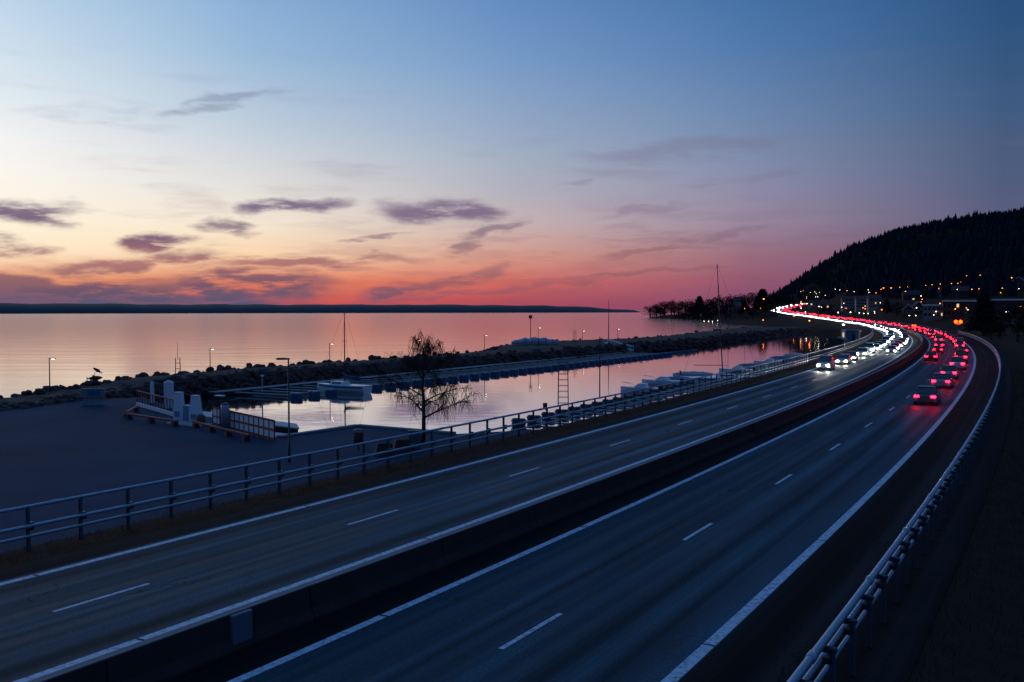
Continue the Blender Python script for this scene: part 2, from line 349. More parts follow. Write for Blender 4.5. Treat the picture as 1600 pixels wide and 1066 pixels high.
def worn_paint():
    m = bpy.data.materials.new('road_paint'); m.use_nodes = True; nt = m.node_tree; b = nt.nodes['Principled BSDF']; L = nt.links.new
    t = nt.nodes.new('ShaderNodeTexCoord'); n = nt.nodes.new('ShaderNodeTexNoise'); n.inputs['Scale'].default_value = 5; n.inputs['Detail'].default_value = 10; n.inputs['Roughness'].default_value = .8
    L(t.outputs['Object'], n.inputs['Vector']); r = nt.nodes.new('ShaderNodeValToRGB'); L(n.outputs[0], r.inputs[0])
    e = r.color_ramp.elements; e[0].position = .36; e[0].color = (.06, .08, .12, 1); e[1].position = .52; e[1].color = (.50, .60, .72, 1)
    L(r.outputs[0], b.inputs['Base Color']); b.inputs['Roughness'].default_value = .6; return m
M_paint = worn_paint()
M_verge = mat('dark_verge', (.050, .027, .018), .95, spec=.03, var=.5, scale=1.2, bump=.6, bscale=8)
M_grass = mat('dry_grass', (.040, .027, .020), .9, spec=.05, var=.4, scale=2)
M_steel = mat('galvanised_steel', (.32, .43, .52), .42, .55, var=.2, scale=9, bump=.1, bscale=50)
M_steel_d = mat('dark_steel', (.05, .055, .065), .5, .6, var=.2)
M_conc_d = mat('dirty_concrete', (.052, .042, .038), .85, spec=.08, var=.35, scale=1.5, bump=.3, bscale=25)
M_conc = mat('pale_concrete', (.22, .22, .23), .85, var=.3, scale=2, bump=.3, bscale=25)
M_conc_top = mat('barrier_cap', (.11, .12, .14), .7, var=.25, scale=2)
M_rock = mat('rock', (.105, .062, .055), .9, spec=.12, var=.45, scale=1.3, bump=.6, bscale=6)
M_wood = mat('grey_wood', (.46, .42, .40), .85, var=.35, scale=3)
M_dwood = mat('dark_wood', (.05, .042, .04), .85, var=.3, scale=3)
M_blue = mat('blue_plastic', (.018, .085, .17), .45, var=.2)
M_white = mat('white_gelcoat', (.75, .78, .80), .3, var=.08)
M_whitep = mat('white_paint', (.80, .81, .82), .55, var=.12)
M_red = mat('red_paint', (.23, .035, .032), .6, var=.25)
M_tarp = mat('pale_tarpaulin', (.30, .34, .40), .55, var=.2, scale=1.2, bump=.5, bscale=3)
M_tarpb = mat('blue_tarpaulin', (.05, .13, .25), .6, var=.25, scale=1.2, bump=.5, bscale=3)
M_sail = mat('blue_sail_cover', (.02, .05, .14), .7, var=.2)
M_glass = mat('dark_glass', (.01, .012, .015), .06, var=0, spec=.8)
M_rubber = mat('rubber', (.012, .012, .013), .8, var=.15)
M_bark = mat('bark', (.045, .036, .032), .9, var=.4, scale=4)
M_twig = mat('twigs', (.035, .024, .022), .9, var=.3, scale=3)
M_rust = mat('rust_brown', (.075, .03, .024), .75, var=.3)
M_bronze = mat('dark_bronze', (.030, .022, .020), .5, .5, var=.2)
M_lamp = mat('warm_lamp', (.8, .7, .5), .4, var=0, emit=(1, .17, .014), estr=16)
M_lampw = mat('white_lamp', (.8, .8, .8), .4, var=0, emit=(1, .86, .62), estr=16)
M_amber = mat('amber_lamp', (.9, .4, .05), .4, var=0, emit=(1, .011, .0), estr=42)
M_head = mat('headlamp', (.9, .9, .9), .2, var=0, emit=(1, .93, .80), estr=420)
M_tail = mat('tail_lamp', (.5, .01, .02), .3, var=0, emit=(1, .0012, .006), estr=130)
M_win_lit = mat('lit_window', (.5, .4, .3), .4, var=0, emit=(1, .58, .24), estr=1.0)

def water(name, rough, amp, sc1, sc2, gloss):
    m = bpy.data.materials.new(name); m.use_nodes = True; nt = m.node_tree; b = nt.nodes['Principled BSDF']; L = nt.links.new
    b.inputs['Base Color'].default_value = (.012, .020, .030, 1); b.inputs['Roughness'].default_value = rough; b.inputs['IOR'].default_value = 1.333
    t = nt.nodes.new('ShaderNodeTexCoord'); mp = nt.nodes.new('ShaderNodeMapping'); mp.inputs['Rotation'].default_value = (0, 0, R(12)); mp.inputs['Scale'].default_value = (sc1, sc2, 1)
    L(t.outputs['Object'], mp.inputs[0]); n = nt.nodes.new('ShaderNodeTexNoise'); n.inputs['Scale'].default_value = 1; n.inputs['Detail'].default_value = 5; L(mp.outputs[0], n.inputs['Vector'])
    bm = nt.nodes.new('ShaderNodeBump'); bm.inputs['Strength'].default_value = 1; bm.inputs['Distance'].default_value = amp
    L(n.outputs[0], bm.inputs['Height']); L(bm.outputs[0], b.inputs['Normal'])
    g = nt.nodes.new('ShaderNodeBsdfGlossy'); g.inputs['Roughness'].default_value = rough; L(bm.outputs[0], g.inputs['Normal']); g.inputs['Color'].default_value = (.97, .97, 1, 1)
    mx = nt.nodes.new('ShaderNodeMixShader'); mx.inputs[0].default_value = gloss; L(b.outputs[0], mx.inputs[1]); L(g.outputs[0], mx.inputs[2]); L(mx.outputs[0], nt.nodes['Material Output'].inputs[0]); return m
M_lake = water('lake_water', .10, .085, .03, .11, .52)
M_basin = water('basin_water', .035, .010, .25, .5, .68)

# ------------------------------------------------------------------ the setting: water
def plane(name, poly, z, m, kind='structure'):
    me = bpy.data.meshes.new(name); me.from_pydata([(x, y, z) for x, y in poly], [], [tuple(range(len(poly)))]); me.materials.append(m)
    o = bpy.data.objects.new(name, me); COL.objects.link(o); return tag(o, kind=kind)
tag(plane('lake', [(-30000, -3000), (9000, -3000), (9000, 40000), (-30000, 40000)], WZ, M_lake), 'calm lake reflecting the pink and orange evening sky')
basin_poly = [(-44, 108), (-14, 68), (-2, 58), tuple(pt(60, -17)[:2]), tuple(pt(120, -17)[:2]), tuple(pt(200, -17)[:2]), tuple(pt(300, -17)[:2]), tuple(pt(400, -17)[:2]), (150, 436), (120, 405), (82, 340), (45, 280), (20, 245), (-10, 185)]
tag(plane('harbour_water', basin_poly, WZ+.006, M_basin), 'still harbour basin mirroring the sky')

# ------------------------------------------------------------------ mainland with the hill
shore = [(132,418),(118,462),(140,540),(168,640),(160,702),(174,800),(189,916),(206,1230),(226,1600),(340,2100),(1000,4200)]
land_poly = shore + [(5200, 4200), (5200, -900), (-90, -900)] + [tuple(pt(s, 6)[:2]) for s in (-30, 60, 160, 260, 360)] + [tuple(pt(405, -6)[:2])]
def inside(x, y, poly):
    c = np.zeros(x.shape, bool); n = len(poly)
    for i in range(n):
        x0, y0 = poly[i]; x1, y1 = poly[(i+1) % n]
        if y0 == y1: continue
        c ^= ((y0 > y) != (y1 > y)) & (x < (x1-x0)*(y-y0)/(y1-y0)+x0)
    return c
def dist_line(x, y, line):
    d = np.full(x.shape, 1e9)
    for (x0, y0), (x1, y1) in zip(line[:-1], line[1:]):
        vx, vy = x1-x0, y1-y0; t = np.clip(((x-x0)*vx+(y-y0)*vy)/(vx*vx+vy*vy), 0, 1); d = np.minimum(d, np.hypot(x-x0-t*vx, y-y0-t*vy))
    return d
SIL_AZ = np.degrees(np.arctan((np.array([1140,1195,1240,1280,1330,1400,1470,1600,1900,2400])-800)/FPX))
SIL_EL = np.degrees(np.arctan((487-np.array([470,458,430,405,378,358,349,338,326,330]))/FPX))
def sm(x, a, b): t = np.clip((x-a)/(b-a), 0, 1); return t*t*(3-2*t)
def th(x, y):
    x = np.asarray(x, float); y = np.asarray(y, float); shp = x.shape; x = x.ravel(); y = y.ravel()
    ss, d = signed(x, y); zp = np.interp(ss, SS, _z)
    r = np.hypot(x, y); azd = np.degrees(np.arctan2(x, y))
    db = dist_line(x, y, shore)
    base = -2.2+np.minimum(db*.12, 2.6)+np.minimum(db, 500)*.012*sm(r, 350, 900)
    elr = np.interp(azd, SIL_AZ, SIL_EL); rr = 1680.
    top = np.maximum(0, 7.9+np.tan(np.radians(elr))*rr-30)*sm(azd, 12.6, 15)
    hill = top*sm(r, 700, rr+40)**1.15
    town = 15*sm(r, 420, 900)*sm(azd, 17, 22)
    h = np.maximum(base, 0)*0+base+np.maximum(hill, town*sm(db, 20, 120))
    h += fbm2(x*.012, y*.012, 3)*2.5*sm(r, 600, 1200)
    h += 13*np.exp(-((x-222)**2+(y-955)**2)/(2*62.0**2))*sm(db, 4, 40)
    # right-hand verge near the road
    near = np.where(d > 0, -0.35-.25*sm(d, 13, 18)+.9*sm(d, 18, 60)+fbm2(x*.35, y*.35, 9)*.12, zp-.4)
    wnear = sm(r, 480, 330)
    h = h*(1-wnear)+near*wnear
    k = sm(np.abs(d-2), 20, 55)                       # flat corridor under the road
    h = h*k+(zp-.38)*(1-k) if True else h
    h = np.where((d > 0) & (wnear > .5), np.minimum(near, h+9), h)
    return h.reshape(shp)
def tz(x, y): return float(th(np.array([x]), np.array([y]))[0])
azs = np.radians(np.concatenate([np.arange(-10, 8, 2), np.arange(8, 40, .4), np.arange(40, 150, 3)]))
rs_ = np.concatenate([np.arange(6, 60, 3), np.arange(60, 500, 10), np.arange(500, 2400, 22), np.arange(2400, 4000, 200)])
A, RR = np.meshgrid(azs, rs_, indexing='ij'); TX = RR*np.sin(A); TY = RR*np.cos(A)
TH = th(TX, TY); ins = inside(TX, TY, land_poly)
TH = np.where(ins, TH, -3.2)
keep = np.zeros_like(ins); keep[:-1, :-1] = ins[:-1, :-1] | ins[1:, :-1] | ins[:-1, 1:] | ins[1:, 1:]
idx = np.arange(A.size).reshape(A.shape); F = []
ii, jj = np.where(keep[:-1, :-1])
F = np.stack([idx[ii, jj], idx[ii, jj+1], idx[ii+1, jj+1], idx[ii+1, jj]], 1)[:, ::-1]
me = bpy.data.meshes.new('terrain'); me.from_pydata(np.stack([TX.ravel(), TY.ravel(), TH.ravel()], 1).tolist(), [], F.tolist())
M_ground = mat('dark_ground', (.055, .028, .019), .95, spec=.03, var=.45, scale=.12, bump=.4, bscale=.8)
me.materials.append(M_ground); me.polygons.foreach_set('use_smooth', [True]*len(me.polygons))
terr = bpy.data.objects.new('terrain', me); COL.objects.link(terr); tag(terr, 'dark land rising from the roadside to the wooded hill', kind='structure')

# far shore across the lake
mb = MB(); n = 150; rings = []
for i in range(n+1):
    a = R(-50+i*(57.6/n)); D = 8800
    ht = np.interp(math.degrees(a), [-50, -28, -18, -8, 0, 4, 7.2, 7.6], [96, 92, 84, 82, 76, 58, 22, 3])+2.5*math.sin(i*.9)+2*math.sin(i*.37+1)+random.uniform(-1.6, 1.6)
    ht = max(2, ht)
    rings.append([((D+q)*math.sin(a), (D+q)*math.cos(a), WZ-2+z_) for q, z_ in ((-60, 0), (0, ht*.35), (500, ht*.8), (1100, ht+4), (1900, 0))])
mb.loft(rings, False, False, False)
M_far = mat('hazed_far_forest', (.022, .036, .052), .95, var=.3, scale=.004)  # blue of the distant haze is mixed into the forest colour
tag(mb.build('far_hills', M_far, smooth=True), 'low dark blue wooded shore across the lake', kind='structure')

# ------------------------------------------------------------------ road
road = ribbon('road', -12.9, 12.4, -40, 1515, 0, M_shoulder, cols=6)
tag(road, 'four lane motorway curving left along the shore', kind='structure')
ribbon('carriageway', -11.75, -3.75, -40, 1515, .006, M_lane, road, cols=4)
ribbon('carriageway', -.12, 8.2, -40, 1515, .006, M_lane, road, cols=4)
for off, wdt, ph in ((-11.43, .26, 3.2), (-3.96, .26, 1.0), (0, .26, 5.4), (8.02, .30, 7.5)):
    s = -24+ph
    while s < 620:
        L_ = 11.9 if s < 140 else 59.8
        ribbon('edge_line', off-wdt/2, off+wdt/2, s, s+L_-(.10 if s < 140 else .2), .011, M_paint, road, step=3); s += L_
    ribbon('edge_line', off-wdt/2, off+wdt/2, s, 1515, .011, M_paint, road, step=6)
def s_of(px_, py_): # station of the road point under a pixel
    g = gnd(px_, py_); a, b = signed(np.array([g.x]), np.array([g.y]))
    p0 = pt(float(a[0])); h = head(float(a[0])); return float(a[0])+(g.x-p0.x)*math.sin(h)+(g.y-p0.y)*math.cos(h)
for off, q, per in ((-7.76, (78, 955), 12.0), (3.89, (790, 1016), 12.28)):
    b0 = s_of(*q)-2*per
    for k in range(42):
        ribbon('lane_dash', off-.07, off+.07, b0+k*per, b0+k*per+3.05, .011, M_paint, road, step=1.6)
# earth verges on both sides
mb = MB(); sweep(mb, [(-24, -3.4), (-20.5, -2.5), (-18.6, -1.6), (-16.9, -.62), (-15.6, -.16), (-14.3, -.10), (-12.85, -.03)], -40, 410, 2.0)
for i, v in enumerate(mb.v):
    if i % 7 not in (6,): mb.v[i] = (v[0]+random.uniform(-.05, .05), v[1]+random.uniform(-.05, .05), v[2]+random.uniform(-.05, .05))
tag(mb.build('verge', M_verge), 'strip of dark bare earth and stones between road edge and harbour', kind='structure')
mb = MB(); sweep(mb, [(12.35, -.03), (13.2, -.10), (14.5, -.32), (16.5, -.5)], -40, 700, 2.0)
for i, v in enumerate(mb.v):
    if i % 4: mb.v[i] = (v[0], v[1], v[2]+random.uniform(-.05, .05))
tag(mb.build('verge', M_verge), 'dark earth verge outside the right guardrail', kind='structure')
mb = MB(); sweep(mb, [(-19, -1.2), (-16.5, -.5), (-12.85, -.03)], 408, 1515, 6.0); sweep(mb, [(12.35, -.03), (17, -.6), (22, -1.4)], 690, 1515, 6.0)
tag(mb.build('verge', M_verge), 'dark far verges beside the distant stretch of motorway', kind='structure')

# median barrier: precast segments
bar = empty('median_barrier', tuple(pt(0, -1.6)))
tag(bar, 'long low dark concrete barrier dividing the two carriageways', 'barrier')
bx = Vector(bar.location)
def seg(s0, s1, step=3.0):
    m_ = MB(); prof = [(-1.6+a, b) for a, b in ((-.30, -.01), (-.30, .08), (-.17, .30), (-.11, .84), (.11, .84), (.17, .30), (.30, .08), (.30, -.01))]
    sweep(m_, prof, s0, s1, step, closed=True)
    m_.v = [tuple(Vector(v)-bx) for v in m_.v]; return m_
s = -14.0
while s < 300:
    seg(s, s+5.96, 2.98).build('barrier_segment', M_conc_d, bar); s += 6
o = seg(s, 1100, 8.0).build('barrier_segment', M_conc_d, bar)
m_ = MB(); sweep(m_, [(-1.715, .843), (-1.715, .875), (-1.485, .875), (-1.485, .843)], -14, 700, 4.0, closed=True); m_.v = [tuple(Vector(v)-bx) for v in m_.v]
m_.build('capping_rail', M_conc_top, bar)
for px_, py_, mm, w_ in ((333, 988, mat('cover_plate', (.10, .14, .18), .6, var=.2), .62), (1175, 676, M_conc_d, .9)):
    g = gnd(px_, py_, .5); s_ = s_of(px_, py_+14) if px_ < 500 else s_of(px_, py_+6)
    p0 = pt(s_, -1.42); m_ = MB(); m_.bbox((p0.x-bx.x, p0.y-bx.y, .50), (.14, w_, .70), -head(s_), .02)
    tag(m_.build('cover_plate', mm, bar), 'grey steel cover plate over a barrier joint')

# guardrails
def guardrail(name, label, off, side, s0, s1, zt, zb, pipes, brk):
    """side: +1 when the road lies towards positive offsets"""
    g = empty(name, tuple(pt(0, off))); tag(g, label, 'guardrail'); gx = Vector(g.location)
    for nm, do, z, r in pipes:
        m_ = MB(); P = [pt(s, off+side*do, z)-gx for s in np.arange(s0, s1+.1, 2.0)]; m_.tube(P, r, 8); m_.build(nm, M_steel, g, smooth=True)
    pm = MB(); pm.box((0, 0, (zt+zb)/2), (.10, .014, zt-zb)); pm.box((-.048, 0, (zt+zb)/2), (.012, .09, zt-zb-.004)); pm.box((.048, 0, (zt+zb)/2), (.012, .09, zt-zb-.004)); pm.bbox((0, 0, zt+.012), (.15, .13, .03), 0, .01)
    post_me = pm.mesh('post', mat('shaded_post_steel', (.10, .14, .18), .5, .5, var=.25, scale=7))  # darker than the rails: the posts' shadow is put into their colour
    brs = [MB().bbox((side*do, 0, z), (l_, w_, h_), 0, .02).mesh('bracket', M_steel_d) for (do, z, w_, h_, l_) in brk]
    nm, do, z, r = pipes[0]; sl_me = MB().tube([(0, -.16, 0), (0, .16, 0)], r*1.22, 8).mesh('sleeve', M_steel, True)
    for s in np.arange(s0+2.0, min(s1, 160), 6.0):
        p = pt(s, off+side*do, z)-gx; inst('sleeve', sl_me, g, tuple(p), -head(s))
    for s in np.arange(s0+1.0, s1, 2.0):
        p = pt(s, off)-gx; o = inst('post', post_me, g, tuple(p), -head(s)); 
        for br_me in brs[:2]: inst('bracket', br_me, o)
    return g
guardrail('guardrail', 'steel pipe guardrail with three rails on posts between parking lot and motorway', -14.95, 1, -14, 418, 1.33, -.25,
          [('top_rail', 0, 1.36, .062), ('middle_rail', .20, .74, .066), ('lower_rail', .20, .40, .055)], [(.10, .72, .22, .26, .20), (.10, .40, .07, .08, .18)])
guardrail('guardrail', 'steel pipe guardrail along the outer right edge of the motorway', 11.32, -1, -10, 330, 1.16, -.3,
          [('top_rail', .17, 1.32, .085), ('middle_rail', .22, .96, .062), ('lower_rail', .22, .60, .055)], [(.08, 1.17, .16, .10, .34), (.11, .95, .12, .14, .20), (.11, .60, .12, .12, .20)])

# ------------------------------------------------------------------ breakwater of boulders
def smooth_poly(mb, poly_top, grow, z0, z1, mi=0):
    pass
lot_poly = [tuple(pt(-38, -16.2)[:2]), tuple(pt(-10, -16.2)[:2]), tuple(pt(25, -16.2)[:2]), tuple(pt(48, -16.2)[:2]), (-4.0, 66.5), (-11.5, 71.2), (-15.8, 64.7), (-34.5, 92.0), (-37.0, 96.0), (-47, 88.0), (-60, 72), (-90, 30), (-60, -25)]
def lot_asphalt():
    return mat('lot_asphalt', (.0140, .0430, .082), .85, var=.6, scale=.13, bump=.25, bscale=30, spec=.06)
me = bpy.data.meshes.new('parking_lot'); n = len(lot_poly)
me.from_pydata([(x, y, LZ) for x, y in lot_poly]+[(x, y, WZ-1) for x, y in lot_poly], [], [tuple(range(n))]+[((i+1) % n, i, n+i, n+(i+1) % n) for i in range(n)])
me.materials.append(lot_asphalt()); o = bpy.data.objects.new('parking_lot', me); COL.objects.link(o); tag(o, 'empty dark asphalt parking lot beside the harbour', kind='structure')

cope = [(-4.0, 66.5), (-11.5, 71.2), (-15.8, 64.7)]
t = empty('quay_coping', (-11.5, 71.2, LZ)); tag(t, 'pale concrete coping along the quay edge of the parking lot', 'kerb')
for (x0, y0), (x1, y1) in zip(cope[:-1], cope[1:]):
    n_ = 4
    for k in range(n_):
        f = (k+.5)/n_; L_ = math.hypot(x1-x0, y1-y0)/n_; MB().bbox((x0+(x1-x0)*f+11.5, y0+(y1-y0)*f-71.2, .06), (L_-.04, .5, .16), math.atan2(y1-y0, x1-x0), .03).build('coping_stone', M_conc, t)
# crest line of the mole from the lot out to the head and on to the shore: (x, y, half width, crest height)
crest = [(-76, 40, 4.3, .15), (-53, 72, 4.3, -.15), (-46, 88, 3.8, -.25), (-43.6, 104, 3.4, 0), (-41.6, 117.4, 3.3, .25), (-31.8, 135, 3.3, .25), (-21.9, 153, 3.4, .2), (-12, 171, 3.6, .1), (-3.6, 188, 5, 0), (4, 206, 8.5, .1), (13, 235, 14.5, .1), (27, 257, 13.5, .1), (43, 276, 9, .15), (57, 305, 8, .2), (72, 340, 9, .2), (90, 380, 11, .3), (112, 430, 14, .2), (135, 470, 16, .1)]
cv = np.array(crest); tpar = np.arange(len(cv)); tt = np.linspace(0, len(cv)-1, 260); cs = np.stack([np.interp(tt, tpar, cv[:, k]) for k in range(4)], 1)
ker = np.ones(13)/13
for k in range(4): cs[:, k] = np.convolve(np.pad(cs[:, k], 6, mode='edge'), ker, 'valid')
dirs = np.gradient(cs[:, :2], axis=0); dirs /= np.linalg.norm(dirs, axis=1)[:, None]; nrm = np.stack([dirs[:, 1], -dirs[:, 0]], 1)
mole = empty('breakwater', (-40, 106, WZ)); tag(mole, 'long rock breakwater curving out round the harbour basin', 'breakwater')
mo = Vector(mole.location); mb = MB(); rings = []
for i in range(len(cs)):
    x, y, hw, zc = cs[i]; prof = [(-hw-3.6, WZ-.8), (-hw-1.5, WZ+.9), (-hw+.5, zc-.15), (0, zc), (hw-.3, zc-.2), (hw+.5, WZ+.7), (hw+1.5, WZ-.8)]
    rings.append([(x+nrm[i, 0]*a-mo.x+random.uniform(-.15, .15), y+nrm[i, 1]*a-mo.y+random.uniform(-.15, .15), b-mo.z+random.uniform(-.12, .12)) for a, b in prof])
mb.loft(rings, False, False, False); mb.build('core', M_rock, mole)
rock_me = []
for k in range(9):
    m_ = MB(); nlat, nlon = 4, 7; V = []; rr = np.random.default_rng(50+k)
    pts = [(0, 0, -1)]+[(math.cos(2*PI*j/nlon+i*.4)*math.sin(PI*(i+1)/(nlat+1)), math.sin(2*PI*j/nlon+i*.4)*math.sin(PI*(i+1)/(nlat+1)), -math.cos(PI*(i+1)/(nlat+1))) for i in range(nlat) for j in range(nlon)]+[(0, 0, 1)]
    F_ = [(0, 1+(j+1) % nlon, 1+j) for j in range(nlon)]
    for i in range(nlat-1):
        for j in range(nlon): a = 1+i*nlon; F_.append((a+j, a+(j+1) % nlon, a+nlon+(j+1) % nlon, a+nlon+j))
    F_ += [(1+(nlat-1)*nlon+j, 1+(nlat-1)*nlon+(j+1) % nlon, 1+nlat*nlon) for j in range(nlon)]
    sx = (rr.uniform(.8, 1.3), rr.uniform(.7, 1.1), rr.uniform(.55, .85))
    m_.add([tuple(np.array(p)*np.array(sx)*rr.uniform(.78, 1.15)) for p in pts], F_); rock_me.append(m_.mesh('boulder', M_rock))
def place_rock(i, a, b, r):
    x, y, hw, zc = cs[i]; o = inst('boulder', random.choice(rock_me), mole, (x+nrm[i, 0]*a-mo.x, y+nrm[i, 1]*a-mo.y, b-mo.z), 0, None)
    o.rotation_euler = (random.uniform(-.5, .5), random.uniform(-.5, .5), random.uniform(0, 6.28)); o.scale = (r*random.uniform(.85, 1.3), r*random.uniform(.8, 1.1), r*random.uniform(.7, 1.0))
cand = []
seen = [i for i in range(len(cs)) if cs[i, 1] > 55 and cs[i, 1] < 178]
arc = np.concatenate([[0], np.cumsum(np.linalg.norm(np.diff(cs[:, :2], axis=0), axis=1))])
def i_at(d): return int(np.clip(np.searchsorted(arc, d), 0, len(cs)-1))
d0, d1 = arc[seen[0]], arc[seen[-1]]; nrock = 0; rows = 4
d = d0
while d < d1 and nrock < 292:
    i = i_at(d); hw = cs[i, 2]; zc = cs[i, 3]
    for rw in range(rows):
        f = rw/(rows-1); a = hw-1.1+f*2.0+random.uniform(-.2, .2); b = zc-(.12 if rw else .34)-f*(1.05 if cs[i, 1] < 100 else 1.8)+random.uniform(-.18, .18)
        place_rock(i_at(d+random.uniform(-.5, .5)), a, b, random.uniform(.36, .70)*(1.0 if rw else .55)); nrock += 1
    d += 1.72
mb = MB()
def add_rock(mb, x, y, z, r):
    me_ = random.choice(rock_me); q = Matrix.Rotation(random.uniform(0, 6.28), 3, 'Z')@Matrix.Rotation(random.uniform(-.5, .5), 3, 'X')
    mb.add([tuple(q@(Vector(v.co)*r)+Vector((x, y, z))) for v in me_.vertices], [tuple(p.vertices) for p in me_.polygons])
for i in range(0, len(cs)):
    x, y, hw, zc = cs[i]
    for _ in range(7):
        side = random.choice((-1, 1)) if y < 178 else random.choice((-1, 1, 1))
        if y < 178 and y > 55: side = -1
        f = random.random(); a = side*(hw-1.0+f*3.4); b = zc+.1-f*2.2
        add_rock(mb, x+nrm[i, 0]*a-mo.x+random.uniform(-.8, .8), y+nrm[i, 1]*a-mo.y+random.uniform(-.8, .8), b-mo.z+random.uniform(-.2, .2), random.uniform(.3, .7))
    if 55 < y < 178:
        for _ in range(16):
            f = random.random(); a = hw-1.3+f*2.3; add_rock(mb, x+nrm[i, 0]*a-mo.x+random.uniform(-.8, .8), y+nrm[i, 1]*a-mo.y+random.uniform(-.8, .8), zc-.1-f*(1.2 if y < 100 else 2.0)-mo.z, random.uniform(.22, .5))
tag(mb.build('rubble', M_rock, mole), kind='stuff')

# ------------------------------------------------------------------ marina walkway and mooring booms
wa, wb = Vector((-36.0, 114.6, -1.62)), Vector((28.2, 228.6, -1.62)); wdir = (wb-wa).normalized(); wn_ = Vector((wdir.y, -wdir.x, 0)); wlen = (wb-wa).length
wrz = math.atan2(wdir.y, wdir.x)
walk = empty('floating_walkway', tuple(wa)); tag(walk, 'long narrow timber floating walkway along the inside of the breakwater', 'jetty')
m_ = MB(); c = (wb-wa)*.5; m_.box((c.x, c.y, -.28), (wlen, 1.7, .36), wrz); m_.build('float_body', M_dwood, walk)
pl = MB(); pl.bbox((0, 0, 0), (.93, 1.9, .07), 0, .015); plank_me = pl.mesh('plank', mat('pale_deck', (.26, .25, .26), .8, var=.3, scale=3))
k = 0.5
while k < wlen:
    p = wdir*k; inst('plank', plank_me, walk, (p.x, p.y, -.06), wrz); k += 1.0
boom_proto = None
def boom(loc, ang, length, label, group, fm=None):
    t = empty('mooring_boom', loc, ang); tag(t, label, 'mooring boom', group)
    m_ = MB(); m_.box((length/2, -.16, .12), (length, .12, .12)); m_.box((length/2, .16, .12), (length, .12, .12))
    key = ('b', round(length, 1))
    if key not in BM:
        BM[key] = m_.mesh('beam', M_wood); f = MB(); f.lathe((0, 0, -.10), [(.36, -.34), (.48, -.24), (.48, .30), (.36, .42)], 10); BM['f'] = f.mesh('float', M_blue)
    inst('beam', BM[key], t); fk = 'f' if fm is None else 'g'
    if fk not in BM: f = MB(); f.lathe((0, 0, -.10), [(.26, -.30), (.36, -.22), (.36, .22), (.26, .32)], 10); BM[fk] = f.mesh('float', fm)
    inst('float', BM[fk], t, (length-.35, 0, .12)); inst('float', BM[fk], t, (length-1.0, 0, .12)); return t
BM = {}
k = 3.0
bang = math.atan2(wn_.y, wn_.x)
while k < wlen+22:
    p = wa+wdir*k+wn_*.9
    if k < wlen: boom((p.x, p.y, WZ+.22), bang, 10.5, 'narrow mooring boom with blue float, in the long row along the breakwater walkway', 'mooring booms along the breakwater walkway')
    else:
        q = wa+wdir*k+wn_*9.0; m_ = MB(); m_.lathe((0, 0, 0), [(.3, -.25), (.42, -.15), (.42, .35), (.3, .45)], 10); tag(m_.build('mooring_buoy', M_blue, loc=(q.x, q.y, WZ)), 'blue mooring float in the row past the walkway end', 'buoy', 'floats beyond the walkway end')
    k += 3.05
# near bank: short booms and a bank-side walkway below the guardrail
nw0, nw1 = 58, 150
m_ = MB(); sweep(m_, [(-20.6, -1.75), (-20.6, -1.55), (-19.4, -1.55), (-19.4, -1.75)], nw0, nw1, 4, closed=True)
tag(m_.build('bank_walkway', M_wood), 'narrow timber walkway at the foot of the bank below the guardrail', 'jetty')
s = nw0+2
while s < nw1:
    p = pt(s, -20.5); boom((p.x, p.y, WZ+.28), PI-head(s), 6.4, 'short mooring boom with dark float reaching out from the bank below the guardrail', 'mooring booms below the guardrail', mat('dark_blue_plastic', (.012, .035, .07), .5, var=.2)); s += 3.0
for s in np.arange(nw0+2, 100, 6.0):
    pass

# ------------------------------------------------------------------ lamps on the mole
def lamp_post(name, label, base, top_z, head_dir, group, lit=True, r=.055, L_=.55, cat='lamp post', m=None):
    t = empty(name, base); tag(t, label, cat, group); h = top_z-base[2]
    m_ = MB(); m_.tube([(0, 0, 0), (0, 0, h*.3), (0, 0, h)], [r*1.25, r, r*.8], 7); m_.build('pole', m or M_steel_d, t, smooth=True)
    dx, dy = head_dir; a = math.atan2(dy, dx)
    hd = MB(); hd.bbox((dx*L_*.5, dy*L_*.5, h-.02), (L_*1.1, .20, .10), a, .03); o = hd.build('lamp_head', m or M_steel_d, t)
    if lit:
        g = MB(); g.box((dx*L_*.62, dy*L_*.62, h-.078), (L_*.5, .14, .016), a); g.build('light', M_lampw, o)
    return t
for px_, ytop, ybase, Y, hd in ((77, 560, 612, 92, (1, 0)), (328, 545, 590, 122, (1, 0)), (515, 537, 574, 139, (1, 0)), (653, 531, 562, 156, (1, 0)), (757, 524, 553, 178, (1, 0)), (841, 512, 545, 210, (1, 0)), (910, 517, 533, 240, (1, 0)), (965, 514, 532, 268, (1, 0))):
    p = at(px_, ytop, Y); b = Vector((p.x, p.y, .25))
    lamp_post('lamp_post', {77: 'slim lit lamp post on the breakwater near the fish sculpture', 328: 'slim lamp post with side fittings right of the lattice mast', 515: 'slim lamp post left of the moored sailboat mast', 653: 'lamp post on the breakwater behind the bare birch', 757: 'lone lamp post on the breakwater right of the birch', 841: 'lamp post behind the tarpaulin covered boat', 910: 'lamp post on the breakwater head beside the lattice frame', 965: 'lamp post on the breakwater right of the tall mast'}[px_], tuple(b), p.z, hd, 'lamps along the breakwater')
